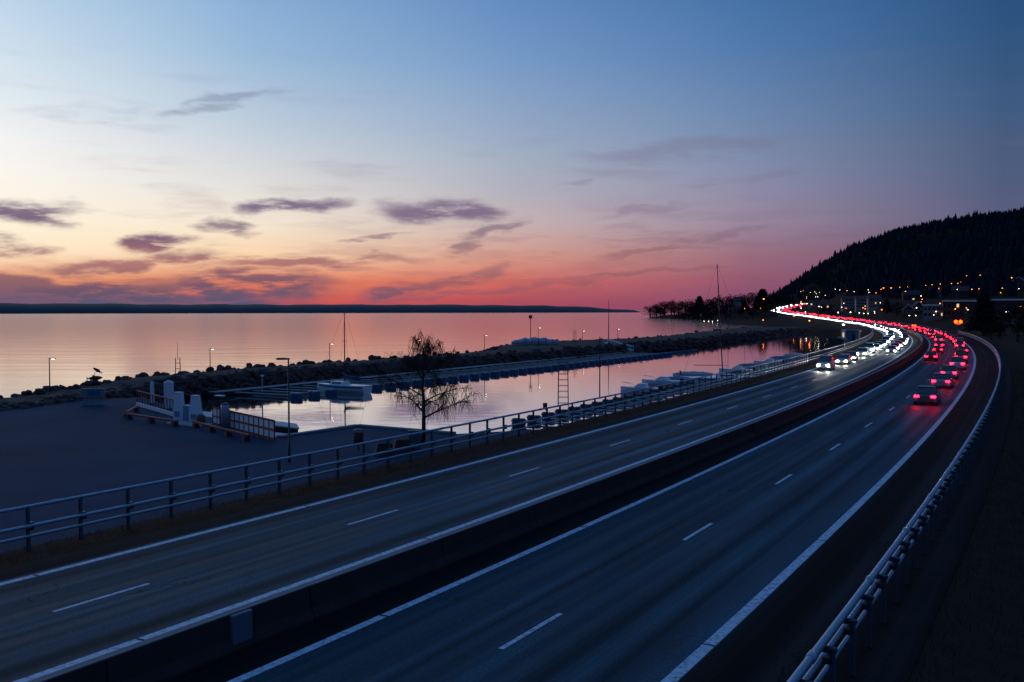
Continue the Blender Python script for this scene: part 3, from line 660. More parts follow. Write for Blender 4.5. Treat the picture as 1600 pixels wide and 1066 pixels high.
# lattice mast with ladder
def lattice(label, base, h, w, group=None, name='lattice_mast', rz=.4, spike=1.6, rung=.42):
    t = empty(name, base, rz); tag(t, label, 'mast', group)
    for sx in (-1, 1):
        for sy in (-1, 1):
            m_ = MB(); m_.tube([(sx*w, sy*w, 0), (sx*w*.9, sy*w*.9, h)], .03, 5); m_.build('upright', M_steel_d, t)
    z = rung; 
    while z < h:
        m_ = MB(); q = w*.95
        for a, b in (((-q, -q), (q, -q)), ((q, -q), (q, q)), ((q, q), (-q, q)), ((-q, q), (-q, -q))): m_.tube([(*a, z), (*b, z)], .02, 4)
        tag(m_.build('rung', M_steel_d, t)); z += rung*1.6
    if spike:
        m_ = MB(); m_.tube([(0, 0, h*.9), (0, 0, h+spike)], [.03, .015], 5); m_.build('antenna', M_steel_d, t)
    return t
p = at(278, 590, 112); lattice('dark lattice mast with a whip antenna standing behind the fuel pumps', (p.x, p.y, .2), 2.4, .27, spike=1.9)
p = at(898, 545, 232); lattice('lattice frame on the breakwater head right of the covered boat', (p.x, p.y, .1), 3.2, .3, spike=1.0)
g = pt(95, -19.2); p = gnd(880, 634, -1.4); lattice('upright steel ladder frame on the near bank behind the guardrail', (p.x, p.y, -1.5), 4.4, .5, name='ladder_frame', rz=-.1, spike=0, rung=.36)
# harbour beacon
p = at(829, 531, 238); t = empty('harbour_beacon', (p.x, p.y, .2)); tag(t, 'tall harbour beacon pole with square dark red top, behind the covered boat', 'beacon')
zt = at(829, 493, 238).z-.2; m_ = MB(); m_.tube([(0, 0, 0), (0, 0, zt)], [.10, .07], 8); m_.build('pole', M_steel_d, t); m_ = MB(); m_.bbox((0, 0, zt-.35), (.85, .5, .8), 0, .05); m_.build('lantern_box', M_red, t); m_ = MB(); m_.tube([(-.3, 0, zt-.7), (0, 0, zt-1.4)], .03, 5); m_.build('brace', M_steel_d, t)
p = at(951, 534, 262); zt = at(951, 470, 262).z; m_ = MB(); m_.tube([(0, 0, 0), (0, 0, (zt-.2)*.5), (0, 0, zt-.2)], [.14, .10, .05], 8); t = empty('flagpole', (p.x, p.y, .2)); tag(t, 'tall bare flagpole at the white gangway on the breakwater', 'flagpole'); m_.build('pole', M_steel_d, t); m_ = MB(); m_.lathe((0, 0, zt-.2), [(.02, 0), (.09, .08), (.02, .16)], 8); m_.build('finial', M_steel_d, t)
# gangway
a, b = gnd(946, 536, .2), gnd(988, 548, -1.5); t = empty('gangway', tuple(a)); tag(t, 'white gangway with handrails sloping down to the walkway end', 'gangway'); v = b-a; sdv = Vector((v.y, -v.x, 0)).normalized()*.6
m_ = MB(); m_.prism([tuple(sdv), tuple(-sdv), tuple(-sdv+Vector((0, 0, .15))), tuple(sdv+Vector((0, 0, .15)))], v); m_.build('deck', M_whitep, t)
for sg in (-1, 1):
    m_ = MB(); m_.tube([sdv*sg+Vector((0, 0, 1.0)), sdv*sg+v+Vector((0, 0, 1.0))], .09, 6)
    for f in np.linspace(0, 1, 8): m_.tube([sdv*sg+v*f, sdv*sg+v*f+Vector((0, 0, 1))], .05, 5)
    m_.build('handrail', M_whitep, t)

# fish sculpture on the breakwater
t = empty('fish_sculpture', tuple(at(147, 604, 96))); tag(t, 'sculpture of two dark fish on thin legs on the breakwater', 'sculpture')
tb = Vector(t.location)
def fish(L_, tilt, flip, pos):
    m_ = MB(); prof = [(-.50, .012), (-.46, .05), (-.36, .095), (-.2, .13), (0, .14), (.15, .115), (.28, .07), (.36, .035), (.40, .03)]
    rings = []
    for x, r in prof: rings.append([(x*L_, math.cos(2*PI*k/10)*r*L_*.5, math.sin(2*PI*k/10)*r*L_) for k in range(10)])
    m_.loft(rings)
    def fin(pts, th_=.022): m_.prism([(x*L_, -th_, z*L_) for x, z in pts], (0, th_*2, 0))
    fin([(.38, .0), (.50, .12), (.47, 0), (.50, -.12)]); fin([(-.05, .12), (.06, .20), (.12, .17), (.12, .10)]); fin([(.0, -.12), (.05, -.20), (.10, -.11)]); fin([(.2, -.09), (.25, -.17), (.29, -.06)]); fin([(-.28, -.10), (-.2, -.19), (-.18, -.11)])
    M_ = Matrix.Rotation(tilt, 3, 'Y'); fl = -1 if flip else 1
    m_.v = [tuple(M_@Vector((v[0]*fl, v[1], v[2]))+Vector(pos)) for v in m_.v]; return m_
pc = Vector((at(152, 580, 96).x, 96, 0)) - Vector((tb.x, tb.y, 0))
zz = lambda y: at(147, y, 96).z-tb.z
fish(1.62, R(-4), True, (.05, 0, zz(591))).build('fish', M_bronze, t, smooth=False)
fish(1.05, R(30), False, (.38, 0, zz(579))).build('fish', M_bronze, t, smooth=False)
m_ = MB(); m_.tube([(-.1, .1, -.4), (.02, 0, zz(592))], .025, 5); m_.tube([(.3, -.1, -.4), (.12, 0, zz(592))], .025, 5); m_.tube([(.1, 0, zz(590)), (.05, 0, zz(583)), (.3, 0, zz(581))], .03, 5); m_.build('legs', M_bronze, t)
# stacked concrete blocks
p = gnd(146, 633, LZ); t = empty('concrete_block', tuple(p), R(8)); tag(t, 'two stacked concrete barrier blocks with a blue painted patch', 'concrete block')
m_ = MB(); m_.add(*(lambda P: (P, [(3,2,1,0),(4,5,6,7),(0,1,5,4),(1,2,6,5),(2,3,7,6),(3,0,4,7)]))([(-.98, -.35, 0), (.98, -.35, 0), (.98, .35, 0), (-.98, .35, 0), (-.82, -.15, .62), (.82, -.15, .62), (.82, .15, .62), (-.82, .15, .62)])); m_.build('lower_block', M_conc, t)
m_ = MB(); m_.bbox((0, 0, 1.10), (1.95, .5, .86), 0, .04); o = m_.build('upper_block', M_conc, t); m_ = MB(); m_.box((.12, -.254, 1.12), (1.1, .01, .5)); m_.build('blue_patch', mat('blue_paint', (.03, .14, .24), .7, var=.5, scale=2.5), o)
# covered boat on the breakwater head
p = at(836, 546, 226); t = empty('covered_boat', (p.x, p.y, .25), R(4)); tag(t, 'large boat under a pale lashed tarpaulin on the breakwater', 'boat')
m_ = MB(); rings = []
for i in range(15):
    f = i/14; x = -5.6+11.2*f; w_ = 1.7*min(1, (math.sin(PI*min(max(f*.92+.06, 0), 1)))**.45); h_ = 1.55*min(1, math.sin(PI*(f*.9+.05))**.5)*(1+.12*math.sin(i*2.1))
    rings.append([(x, -w_, 0), (x, -w_*1.04, h_*.45), (x, -w_*.72, h_*.82), (x, 0, h_), (x, w_*.72, h_*.82), (x, w_*1.04, h_*.45), (x, w_, 0)])
m_.loft(rings, True); m_.build('tarpaulin', M_tarp, t)
for i in range(2, 13, 2):
    r_ = rings[i]; m_ = MB(); m_.tube([Vector(q)*1.015+Vector((0, 0, .02)) for q in r_], .045, 5); m_.build('rope', M_rubber, t)

# ------------------------------------------------------------------ things on the parking lot and fuel quay
def frame2(a, b):
    v = b-a; return v.length, math.atan2(v.y, v.x)
def low_rail(label, qa, qb, nfeet):
    a, b = gnd(*qa, LZ), gnd(*qb, LZ); L_, rz = frame2(a, b); t = empty('wheel_stop_rail', tuple(a), rz); tag(t, label, 'barrier rail', 'low red rails round the fuel station')
    m_ = MB(); m_.bbox((L_/2, 0, .42), (L_+.3, .18, .14), 0, .02); m_.build('rail', M_red, t)
    for f in np.linspace(.04, .96, nfeet):
        m_ = MB(); m_.box((L_*f, 0, .17), (.55, .45, .34), 0, 0, .75); m_.build('foot', M_rust, t)
low_rail('low red rail on blocks nearest the breakwater end of the fuel station', (198, 655), (276, 667), 3)
low_rail('short low red rail turning back toward the railing, left of the fuel pumps', (198, 652), (214, 643), 2)
low_rail('low red rail on blocks in front of the red and white fence', (303, 668), (388, 690), 4)
# red and white board fence
a, b = gnd(333, 664, LZ), gnd(429, 689, LZ); L_, rz = frame2(a, b); t = empty('board_fence', tuple(a), rz); tag(t, 'red framed fence with white panels at the fuel quay', 'fence')
nb = 13
for k in range(nb+1):
    m_ = MB(); m_.box((L_*k/nb, 0, .68), (.08, .08, 1.36)); m_.build('post', M_red, t)
for z in (.12, .70, 1.34):
    m_ = MB(); m_.box((L_/2, -.052, z), (L_+.1, .022, .12)); m_.build('rail', M_red, t)
pw = L_/nb-.10
for k in range(nb):
    for z0, z1 in ((.19, .63), (.77, 1.27)):
        m_ = MB(); m_.box((L_*(k+.5)/nb, .01, (z0+z1)/2), (pw, .03, z1-z0)); m_.build('panel', M_whitep, t)
# open railing on the far side
a, b = gnd(214, 634, LZ), gnd(276, 652, LZ); L_, rz = frame2(a, b); t = empty('open_railing', tuple(a), rz); tag(t, 'open red railing with upright bars above a white kerb left of the pumps', 'railing')
m_ = MB(); m_.bbox((L_/2, 0, 1.36), (L_, .12, .10), 0, .02); m_.build('top_rail', M_red, t); m_ = MB(); m_.box((L_/2, 0, .16), (L_, .14, .3)); m_.build('kerb', M_whitep, t)
for f in np.linspace(0.01, .99, 15):
    m_ = MB(); m_.box((L_*f, 0, .80), (.09, .07, 1.02)); m_.build('bar', M_red, t)
# fuel pumps
def pump(label, q, h, w0, w1, rz, mm=None, name='fuel_pump', d=.5):
    p = gnd(*q, LZ); t = empty(name, tuple(p), rz); tag(t, label, 'fuel pump'); m_ = MB()
    m_.loft([[(-w0/2, -d/2, 0), (w0/2, -d/2, 0), (w0/2, d/2, 0), (-w0/2, d/2, 0)], [(-w0/2, -d/2, h*.35), (w0/2, -d/2, h*.35), (w0/2, d/2, h*.35), (-w0/2, d/2, h*.35)], [(-w1/2, -d*.4, h), (w1/2, -d*.4, h), (w1/2, d*.4, h), (-w1/2, d*.4, h)]]); m_.build('housing', mm or M_whitep, t)
    m_ = MB(); m_.bbox((0, 0, h+.02), (w1*1.12, d*.9, .05), 0, .015); m_.build('cap', M_whitep, t)
    m_ = MB(); m_.box((0, -d/2-.006, h*.22), (w0*.6, .012, h*.2)); m_.build('panel', mat('pale_blue_paint', (.20, .28, .40), .5, var=.15), t)
    return t
pump('left of the two tall tapered white fuel pumps', (280, 656), 2.15, .78, .58, R(-20)); pump('right of the two tall tapered white fuel pumps', (306, 660), 2.05, .92, .55, R(-20))
t = pump('short pale dispenser between the two tall fuel pumps', (293, 659), 1.25, .5, .42, R(-20), mat('pale_blue_paint', (.20, .28, .40), .5, var=.15), 'dispenser')
p = gnd(316, 662, LZ); t = empty('barrel', (p.x, p.y-.3, LZ)); tag(t, 'round yellowish barrel at the foot of the right fuel pump', 'barrel'); m_ = MB(); m_.lathe((0, 0, 0), [(.25, 0), (.32, .12), (.34, .35), (.32, .58), (.25, .68)], 14); m_.build('body', mat('ochre_paint', (.14, .09, .035), .7, var=.3), t, smooth=True); m_ = MB(); m_.lathe((0, 0, .66), [(.24, 0), (.24, .05), (.1, .07)], 14); m_.build('lid', M_rust, t)
p = gnd(293, 664, LZ); t = empty('pump_island', tuple(p), R(-36)); tag(t, 'white edged kerb island under the fuel pumps', 'kerb'); m_ = MB(); m_.bbox((0, .3, .06), (4.2, 1.3, .14), 0, .03); m_.build('slab', M_conc, t); m_ = MB(); m_.box((0, -.36, .07), (4.2, .03, .15)); m_.build('edge', M_whitep, t)
for px_, y0, y1, w_, lab in ((264, 597, 630, .8, 'tall white service pillar behind the open railing, right one'), (238, 598, 622, .35, 'slim white post behind the open railing, left one')):
    p = gnd(px_, y1+8, LZ); Y = p.y; h = at(px_, y0, Y).z-LZ; t = empty('service_pillar', tuple(p)); tag(t, lab, 'pillar'); m_ = MB(); m_.bbox((0, 0, h/2), (w_, w_*.8, h), .3, .05); m_.build('column', M_whitep, t); m_ = MB(); m_.bbox((0, 0, h+.06), (w_*.5, w_*.4, .12), .3, .03); m_.build('cap', M_whitep, t)
p = gnd(352, 672, LZ); t = empty('service_column', tuple(p), R(-20)); tag(t, 'round topped steel service column at the gap in the red fence', 'column'); m_ = MB(); m_.lathe((0, 0, 0), [(.30, 0), (.30, 1.75), (.24, 1.84)], 12); m_.build('body', mat('grey_metal', (.32, .35, .40), .4, .3, var=.15), t, smooth=True); m_ = MB(); m_.lathe((0, 0, 1.84), [(.25, 0), (.25, .08), (.05, .14)], 12); m_.build('cap', M_steel_d, t)
p = gnd(344, 668, LZ); t = empty('canopy_lamp', tuple(p)); tag(t, 'short lamp post with flat white head beside the service column', 'lamp post'); m_ = MB(); m_.tube([(0, 0, 0), (0, 0, 2.3)], .05, 6); m_.build('pole', M_steel_d, t); m_ = MB(); m_.bbox((0, 0, 2.34), (.75, .4, .08), -.4, .02); m_.build('lamp_head', M_whitep, t)
# two concrete quay tongues
for lab, q in (('rear pale concrete quay tongue beyond the red fence', [(300, 642, -1.0), (462, 664, -1.0), (466, 671, -1.0), (318, 652, -1.0)]), ('front pale concrete quay tongue beyond the red fence', [(380, 672, -.8), (490, 685, -.8), (497, 691, -.8), (428, 690, -.8)])):
    P = [gnd(*k) for k in q]; c = sum(P, Vector())/4; t = empty('quay_tongue', tuple(c)); tag(t, lab, 'quay'); m_ = MB(); m_.loft([[(p.x-c.x, p.y-c.y, -2.2) for p in P], [(p.x-c.x, p.y-c.y, -.02) for p in P]]); m_.build('body', M_conc_d, t)
    m_ = MB(); m_.loft([[((p.x-c.x)*1.02, (p.y-c.y)*1.02, 0) for p in P], [((p.x-c.x)*1.02, (p.y-c.y)*1.02, .10) for p in P]]); m_.build('deck', mat('quay_deck', (.45, .46, .50), .75, var=.2), t)
# street lamp on the lot
p = gnd(452, 722, LZ); zt = at(450, 561, p.y).z; t = empty('street_lamp', tuple(p)); tag(t, 'tall unlit lamp post with flat head standing on the parking lot', 'lamp post')
m_ = MB(); m_.tube([(0, 0, 0), (0, 0, 1.0), (0, 0, 1.02), (0, 0, zt-LZ)], [.075, .075, .055, .045], 8); m_.build('pole', M_steel_d, t, smooth=True); hd = MB(); hd.loft([[(x, y*w_, zt-LZ+.02+z) for x, y, z in ((.05, -.09, -.03), (.05, .09, -.03), (.05, .09, .05), (.05, -.09, .05))] if False else [(xx, y*w_, zt-LZ+z*w_) for y, z in ((-.11, -.05), (.11, -.05), (.09, .06), (-.09, .06))] for xx, w_ in ((.08, .6), (-.15, 1.0), (-.55, 1.15), (-.68, .7))]); hd.build('lamp_head', M_steel_d, t)
p = gnd(133, 0, 0) if False else at(410, 620, 112); t = empty('water_post', (p.x, p.y, -1.6)); tag(t, 'short service post on the walkway left of the moored sailboat', 'post'); m_ = MB(); m_.tube([(0, 0, 0), (0, 0, 2.0)], .07, 6); m_.build('pole', M_steel, t); m_ = MB(); m_.bbox((0, 0, 2.05), (.35, .25, .18), 0, .03); m_.build('head', M_whitep, t)
# litter bin, blocks, cabinet by the tree
p = gnd(560, 703, LZ); t = empty('litter_bin', tuple(p)); tag(t, 'rust brown litter bin with a rain hood behind the guardrail', 'litter bin'); m_ = MB(); m_.tube([(0, 0, 0), (0, 0, .45)], .05, 6); m_.build('stand', M_steel_d, t); m_ = MB(); m_.lathe((0, 0, .35), [(.27, 0), (.31, .04), (.31, .72), (.28, .74)], 14); m_.build('body', M_rust, t, smooth=True)
m_ = MB(); m_.lathe((0, 0, 1.20), [(.32, 0), (.32, .03), (.2, .08), (.05, .10)], 14); m_.build('hood', M_steel_d, t); 
for sg in (-1, 1):
    m_ = MB(); m_.tube([(sg*.28, 0, 1.05), (sg*.28, 0, 1.22)], .02, 5); m_.build('hood_arm', M_steel_d, t)
for q, lab in (((601, 712), 'left of the two tapered brown concrete blocks right of the litter bin'), ((629, 706), 'right of the two tapered brown concrete blocks right of the litter bin')):
    p = gnd(*q, LZ); t = empty('tapered_block', tuple(p), R(12)); tag(t, lab, 'concrete block', 'tapered blocks by the quay edge'); m_ = MB()
    m_.loft([[(-.62, -.4, 0), (.62, -.4, 0), (.62, .4, 0), (-.62, .4, 0)], [(-.56, -.36, .16), (.56, -.36, .16), (.56, .36, .16), (-.56, .36, .16)], [(-.42, -.26, .72), (.42, -.26, .72), (.42, .26, .72), (-.42, .26, .72)]]); m_.build('block', M_rust, t); m_ = MB(); m_.bbox((0, 0, .735), (.80, .48, .03), 0, .01); m_.build('lid', M_conc_d, t)
p = gnd(648, 702, LZ); t = empty('utility_cabinet', tuple(p), R(5)); tag(t, 'grey green utility cabinet at the foot of the birch', 'cabinet'); m_ = MB(); m_.bbox((0, 0, .55), (.75, .4, 1.1), 0, .03); m_.build('housing', mat('grey_green', (.07, .10, .10), .6, var=.2), t); m_ = MB(); m_.bbox((0, 0, 1.13), (.82, .48, .06), 0, .02); m_.build('lid', M_steel_d, t); m_ = MB(); m_.box((.1, -.21, .6), (.03, .02, .16)); m_.build('handle', M_steel_d, t)
# posts on the near bank
for q, top, lab, hb in (((937, 622), 525, 'slim pole with a small box halfway up behind the guardrail', .55), ((853, 640), 628, 'short post with a red sign plate behind the guardrail', 1.0)):
    p = gnd(*q, -1.5); zt = at(q[0], top, p.y).z+1.5; t = empty('bank_post', (p.x, p.y, -1.6)); tag(t, lab, 'post'); m_ = MB(); m_.tube([(0, 0, 0), (0, 0, zt)], [.07, .05], 7); m_.build('pole', M_steel_d, t); m_ = MB(); m_.bbox((-.08, -.08, zt*hb-(.25 if hb == 1 else 0)), (.42, .1, .5), 0, .02); m_.build('sign_plate' if hb == 1 else 'box', M_red, t)

# ------------------------------------------------------------------ bare birch in front
def grow(seed, height, spread, mbw, mbt, weep=1.0, limbs=7, trunk_r=.14, levels=3, base=.42):
    rd = random.Random(seed)
    tp = [Vector((0, 0, 0))]; lean = Vector((rd.uniform(-.1, .1), rd.uniform(-.1, .1), 0))
    for i in range(1, 8):
        tp.append(Vector((lean.x*i*.6+rd.uniform(-.06, .06), lean.y*i*.6+rd.uniform(-.06, .06), height*.92*i/7)))
    mbw.tube(tp, [trunk_r*(1-.82*i/7) for i in range(8)], 7)
    def interp(f):
        x = f*7; i = min(int(x), 6); return tp[i].lerp(tp[i+1], x-i)
    def branch(p, d, L_, r, lev):
        pts = [p.copy()]; n = 6; dd = d.normalized()
        for i in range(n):
            dd = (dd+Vector((rd.uniform(-.18, .18), rd.uniform(-.18, .18), rd.uniform(-.10, .14)-(weep*.10*i/n if lev > 0 else 0.02*i)))).normalized(); pts.append(pts[-1]+dd*L_/n)
        (mbw if lev < 2 else mbt).tube(pts, [max(.006, r*(1-.8*i/n)) for i in range(n+1)], 5 if lev < 2 else 3, cap=False)
        if lev < levels:
            for k in range(rd.randint(5, 7) if lev < 2 else rd.randint(5, 7)):
                f = rd.uniform(.25, 1); i = min(int(f*n), n-1); q = pts[i].lerp(pts[i+1], f*n-i); nd_ = (dd+Vector((rd.uniform(-1, 1), rd.uniform(-1, 1), rd.uniform(-.3, .6)))).normalized()
                branch(q, nd_, L_*rd.uniform(.38, .6), r*.45, lev+1)
        if lev >= 2:
            for k in range(4):
                f = rd.uniform(.2, 1); i = min(int(f*n), n-1); q = pts[i]; Lt = rd.uniform(.35, 1.15)*weep*height/7.3
                w = [q.copy()]; hx = Vector((rd.uniform(-.5, .5), rd.uniform(-.5, .5), .1))
                for j in range(4): hx = (hx+Vector((0, 0, -.55))).normalized(); w.append(w[-1]+hx*Lt/4)
                mbt.tube(w, [.010, .009, .007, .006, .004], 3, cap=False)
    for k in range(limbs):
        f = base+(1-base)*k/limbs; a = k*2.4+rd.uniform(-.4, .4); up = .35+.55*(f-base)/(1-base)
        branch(interp(f), Vector((math.cos(a), math.sin(a), up)), spread*(1.35-1.02*f)*rd.uniform(.8, 1.15), trunk_r*.5*(1.2-f), 1)
    return tp
p = gnd(661, 694, LZ); t = empty('birch_tree', tuple(p)); tag(t, 'bare weeping birch standing behind the guardrail in front of the basin', 'tree')
mw, mt = MB(), MB(); grow(34, at(661, 530, p.y).z-LZ, 2.9, mw, mt, 1.0, 13, .16, 3, .27); mw.build('trunk', M_bark, t, smooth=True); mt.build('crown', M_twig, t)
# small shrubs on the breakwater
for px_, Y, w_, sd_ in ((612, 150, 2.2, 3), (628, 153, 1.8, 4)):
    p = at(px_, 560, Y); t = empty('bare_shrub', (p.x, p.y, -.2)); tag(t, {612: 'bare twiggy shrub on the breakwater left of the birch crown, left one', 628: 'bare twiggy shrub on the breakwater left of the birch crown, right one'}[px_], 'shrub'); mw, mt = MB(), MB(); grow(sd_, 1.7, 1.5, mw, mt, .5, 6, .05, 2, .1); mw.build('stem', M_bark, t); mt.build('twigs', M_twig, t)

# ------------------------------------------------------------------ boats
def hull_mb(L_, B, H, sheer=.25, n=14):
    m_ = MB(); rings = []
    for i in range(n+1):
        f = i/n; x = -L_/2+L_*f; w_ = B/2*min(1.0, (1-max(0, (f-.45)/.55)**2.2))*(.82+.18*min(1, f/.3)); w_ = max(w_, .02); top = H*(1+sheer*max(0, f-.4)**1.5); kz = -.28*H*(1-max(0, (f-.6)/.4)**2)
        rings.append([(x, -w_, top), (x, -w_*.93, top*.45), (x, -w_*.55, kz*.6), (x, 0, kz), (x, w_*.55, kz*.6), (x, w_*.93, top*.45), (x, w_, top)])
    m_.loft(rings, True); return m_, rings
def motorboat(label, loc, rz, L_=5.8, cover=None, group=None, flag=False, mm=None):
    t = empty('motorboat', loc, rz); tag(t, label, 'boat', group); hm, rings = hull_mb(L_, L_*.36, .75); hm.build('hull', mm or M_white, t)
    if cover:
        m_ = MB(); rr = []
        for i in range(1, 14):
            r0 = rings[i]; f = i/14; hgt = .36*math.sin(PI*min(1, f*1.02))**.7*(1+.1*math.sin(i*1.9)); w_ = r0[6][1]; zt = r0[0][2]
            rr.append([(r0[0][0], -w_*1.03, zt-.14), (r0[0][0], -w_*.95, zt+.06), (r0[0][0], -w_*.4, zt+hgt*.85), (r0[0][0], 0, zt+hgt), (r0[0][0], w_*.4, zt+hgt*.85), (r0[0][0], w_*.95, zt+.06), (r0[0][0], w_*1.03, zt-.14)])
        m_.loft(rr, True); m_.build('tarpaulin', cover, t)
    else:
        m_ = MB(); m_.loft([[(-.2*L_, -.6, .78), (.12*L_, -.6, .80), (.12*L_, .6, .80), (-.2*L_, .6, .78)], [(-.16*L_, -.5, 1.25), (.0, -.5, 1.28), (.0, .5, 1.28), (-.16*L_, .5, 1.25)]]); m_.build('cabin', M_white, t); m_ = MB(); m_.prism([(.005, -.52, 1.22), (.11*L_, -.58, .86), (.11*L_, .58, .86), (.005, .52, 1.22)], (.02, 0, .03)); m_.build('windscreen', M_glass, t)
        m_ = MB(); m_.bbox((-L_/2-.15, 0, .75), (.4, .4, .7), 0, .08); m_.build('outboard_motor', M_rubber, t)
        m_ = MB(); m_.tube([(.2*L_, -.5, .85), (.22*L_, -.48, 1.2), (.46*L_, -.05, 1.35), (.46*L_, .05, 1.35), (.22*L_, .48, 1.2), (.2*L_, .5, .85)], .02, 5); m_.build('bow_rail', M_steel, t)
    if flag:
        m_ = MB(); m_.tube([(-L_*.45, 0, .8), (-L_*.47, 0, 2.2)], .02, 5); o = m_.build('flagstaff', M_wood, t); m_ = MB(); m_.prism([(-L_*.47, 0, 2.2), (-L_*.47-.12, .05, 1.5), (-L_*.47-.3, .08, 1.6), (-L_*.47-.25, .05, 2.1)], (0, .02, 0)); m_.build('flag', M_red, o)
    return t
def sailboat(label, loc, rz, L_, mast_h, mast_x=0.06, boom_l=3.4, lean=0.0, mm=None, cover=True, boom_z=1.5):
    t = empty('sailboat', loc, rz); tag(t, label, 'sailboat'); t.rotation_euler = (0, lean, rz) if False else (0, 0, rz)
    hm, rings = hull_mb(L_, L_*.31, .98, .22); hb_ = hm.build('hull', mm or M_white, t)
    for sg in (0, 6):
        m_ = MB(); m_.loft([[(r[sg][0], r[sg][1]*1.012, r[sg][2]-.12), (r[sg][0], r[sg][1]*1.006, r[sg][2]-.32)] for r in rings[:-1]], False, False, False); m_.build('stripe', M_tarpb, hb_)
    m_ = MB(); m_.loft([[(-.1*L_, -.75, .98), (.22*L_, -.5, 1.02), (.22*L_, .5, 1.02), (-.1*L_, .75, .98)], [(-.08*L_, -.62, 1.42), (.17*L_, -.4, 1.38), (.17*L_, .4, 1.38), (-.08*L_, .62, 1.42)]]); o = m_.build('cabin', M_white, t)
    for sg in (-1, 1):
        m_ = MB(); m_.box((.05*L_, sg*.63, 1.2), (.18*L_, .03, .15), sg*-.06); m_.build('window', M_glass, o)
    m_ = MB(); m_.box((0, 0, .62), (L_*.01, .02, .02)); 
    mx = mast_x*L_; m_ = MB(); m_.tube([(mx, 0, 1.0), (mx-lean*mast_h*.5, 0, mast_h*.5), (mx-lean*mast_h, 0, mast_h)], [.085, .075, .05], 7); mst = m_.build('mast', M_steel_d, t, smooth=True)
    m_ = MB(); m_.tube([(mx-lean*mast_h*.62-.0, -.55, mast_h*.62), (mx-lean*mast_h*.62, .55, mast_h*.62)], .025, 5); m_.build('spreader', M_steel_d, mst)
    m_ = MB(); m_.tube([(mx, 0, boom_z), (mx-boom_l, 0, boom_z+.05)], .05, 6); m_.build('boom', M_steel_d, t)
    if cover: m_ = MB(); m_.tube([(mx+.12, 0, boom_z+.75), (mx-.15, 0, boom_z+.25), (mx-boom_l*.4, 0, boom_z+.16), (mx-boom_l*.98, 0, boom_z+.08)], [.10, .24, .17, .09], 8); m_.build('sail_cover', M_sail, t, smooth=True)
    for nm, a, b in (('forestay', (L_*.48, 0, 1.2), (mx-lean*mast_h, 0, mast_h)), ('backstay', (-L_*.48, 0, 1.0), (mx-lean*mast_h, 0, mast_h)), ('shroud', (mx, -L_*.14, 1.0), (mx-lean*mast_h*.9, 0, mast_h*.9)), ('shroud', (mx, L_*.14, 1.0), (mx-lean*mast_h*.9, 0, mast_h*.9))):
        m_ = MB(); m_.tube([a, b], .012, 3); m_.build(nm, M_steel_d, t)
    for sg in (-1, 1):
        m_ = MB(); 
        for f in (-.45, -.3, .3, .42): m_.tube([(f*L_, sg*L_*(.13 if abs(f) < .4 else (.11 if f < 0 else .05)), 1.0), (f*L_, sg*L_*(.13 if abs(f) < .4 else (.11 if f < 0 else .05)), 1.55)], .018, 4)
        tag(m_.build('stanchions', M_steel, t), kind='stuff')
    return t
p = gnd(531, 613, WZ); sailboat('sailboat with blue sail cover moored at the breakwater walkway', (p.x+.3, p.y-.2, WZ), bang+PI, 8.0, 10.4, -.06, 3.0, boom_z=1.75)
mst_p = gnd(1127, 600, WZ); sailboat('large sailboat with tall leaning mast moored below the guardrail', (mst_p.x, mst_p.y, WZ), R(8), 11.5, 16.6, 0.02, 4.2, .055, cover=False, boom_z=2.6)
p = gnd(1033, 603, WZ); motorboat('white motorboat with windscreen and small red flag below the guardrail', (p.x, p.y, WZ), R(150), 5.6, flag=True)
GB = 'boats moored below the guardrail'
for q, rz, L_, cov, lab in (((1000, 615), 155, 5.0, None, 'low white open boat, leftmost of the boats below the guardrail'), ((1085, 592), 170, 6.4, M_tarp, 'grey tarpaulin covered boat left of the tall leaning mast'), ((1150, 584), 160, 5.4, None, 'white cabin boat just right of the tall leaning mast'), ((1175, 578), 155, 5.2, M_tarpb, 'blue covered boat, second to the right of the tall leaning mast'), ((1200, 571), 158, 5.2, None, 'white cabin boat, third to the right of the tall leaning mast'), ((1222, 565), 155, 5.0, M_tarpb, 'blue covered boat, fourth to the right of the tall leaning mast'), ((1243, 560), 155, 5.0, M_tarp, 'pale covered boat, last one left of the harbour kiosk'), ((1060, 601), 160, 5.5, M_tarpb, 'blue covered boat right of the motorboat with the flag')):
    p = gnd(*q, WZ); motorboat(lab, (p.x, p.y, WZ), R(rz), L_, cov, GB)
for px_, Y, h_, lab in ((1132, 412, 15.5, 'distant sailboat with thick pale mast at the far pontoon'), (1158, 405, 11.0, 'distant sailboat with thin mast right of the thick masted one')):
    p = at(px_, 522, Y); sailboat(lab, (p.x, p.y-6, WZ), R(4 if px_ < 1140 else 12), 10.5, h_, .02, 3.5, 0, M_white, True)
for (a_, b_, lab) in (((1062, 532), (1112, 519), 'far floating pontoon running out from the breakwater'), ((1085, 531), (1130, 524), 'short far pontoon beside the distant sailboats')):
    a, b = gnd(*a_, -1.7), gnd(*b_, -1.7); L_, rz = frame2(a, b); t = empty('far_pontoon', tuple(a), rz); tag(t, lab, 'jetty'); m_ = MB(); m_.bbox((L_/2, 0, 0), (L_, 2.0, .3), 0, .05); m_.build('deck', mat('pale_deck', (.26, .25, .26)), t); m_ = MB(); m_.box((L_/2, 0, -.4), (L_, 1.6, .5)); m_.build('float_body', M_dwood, t)
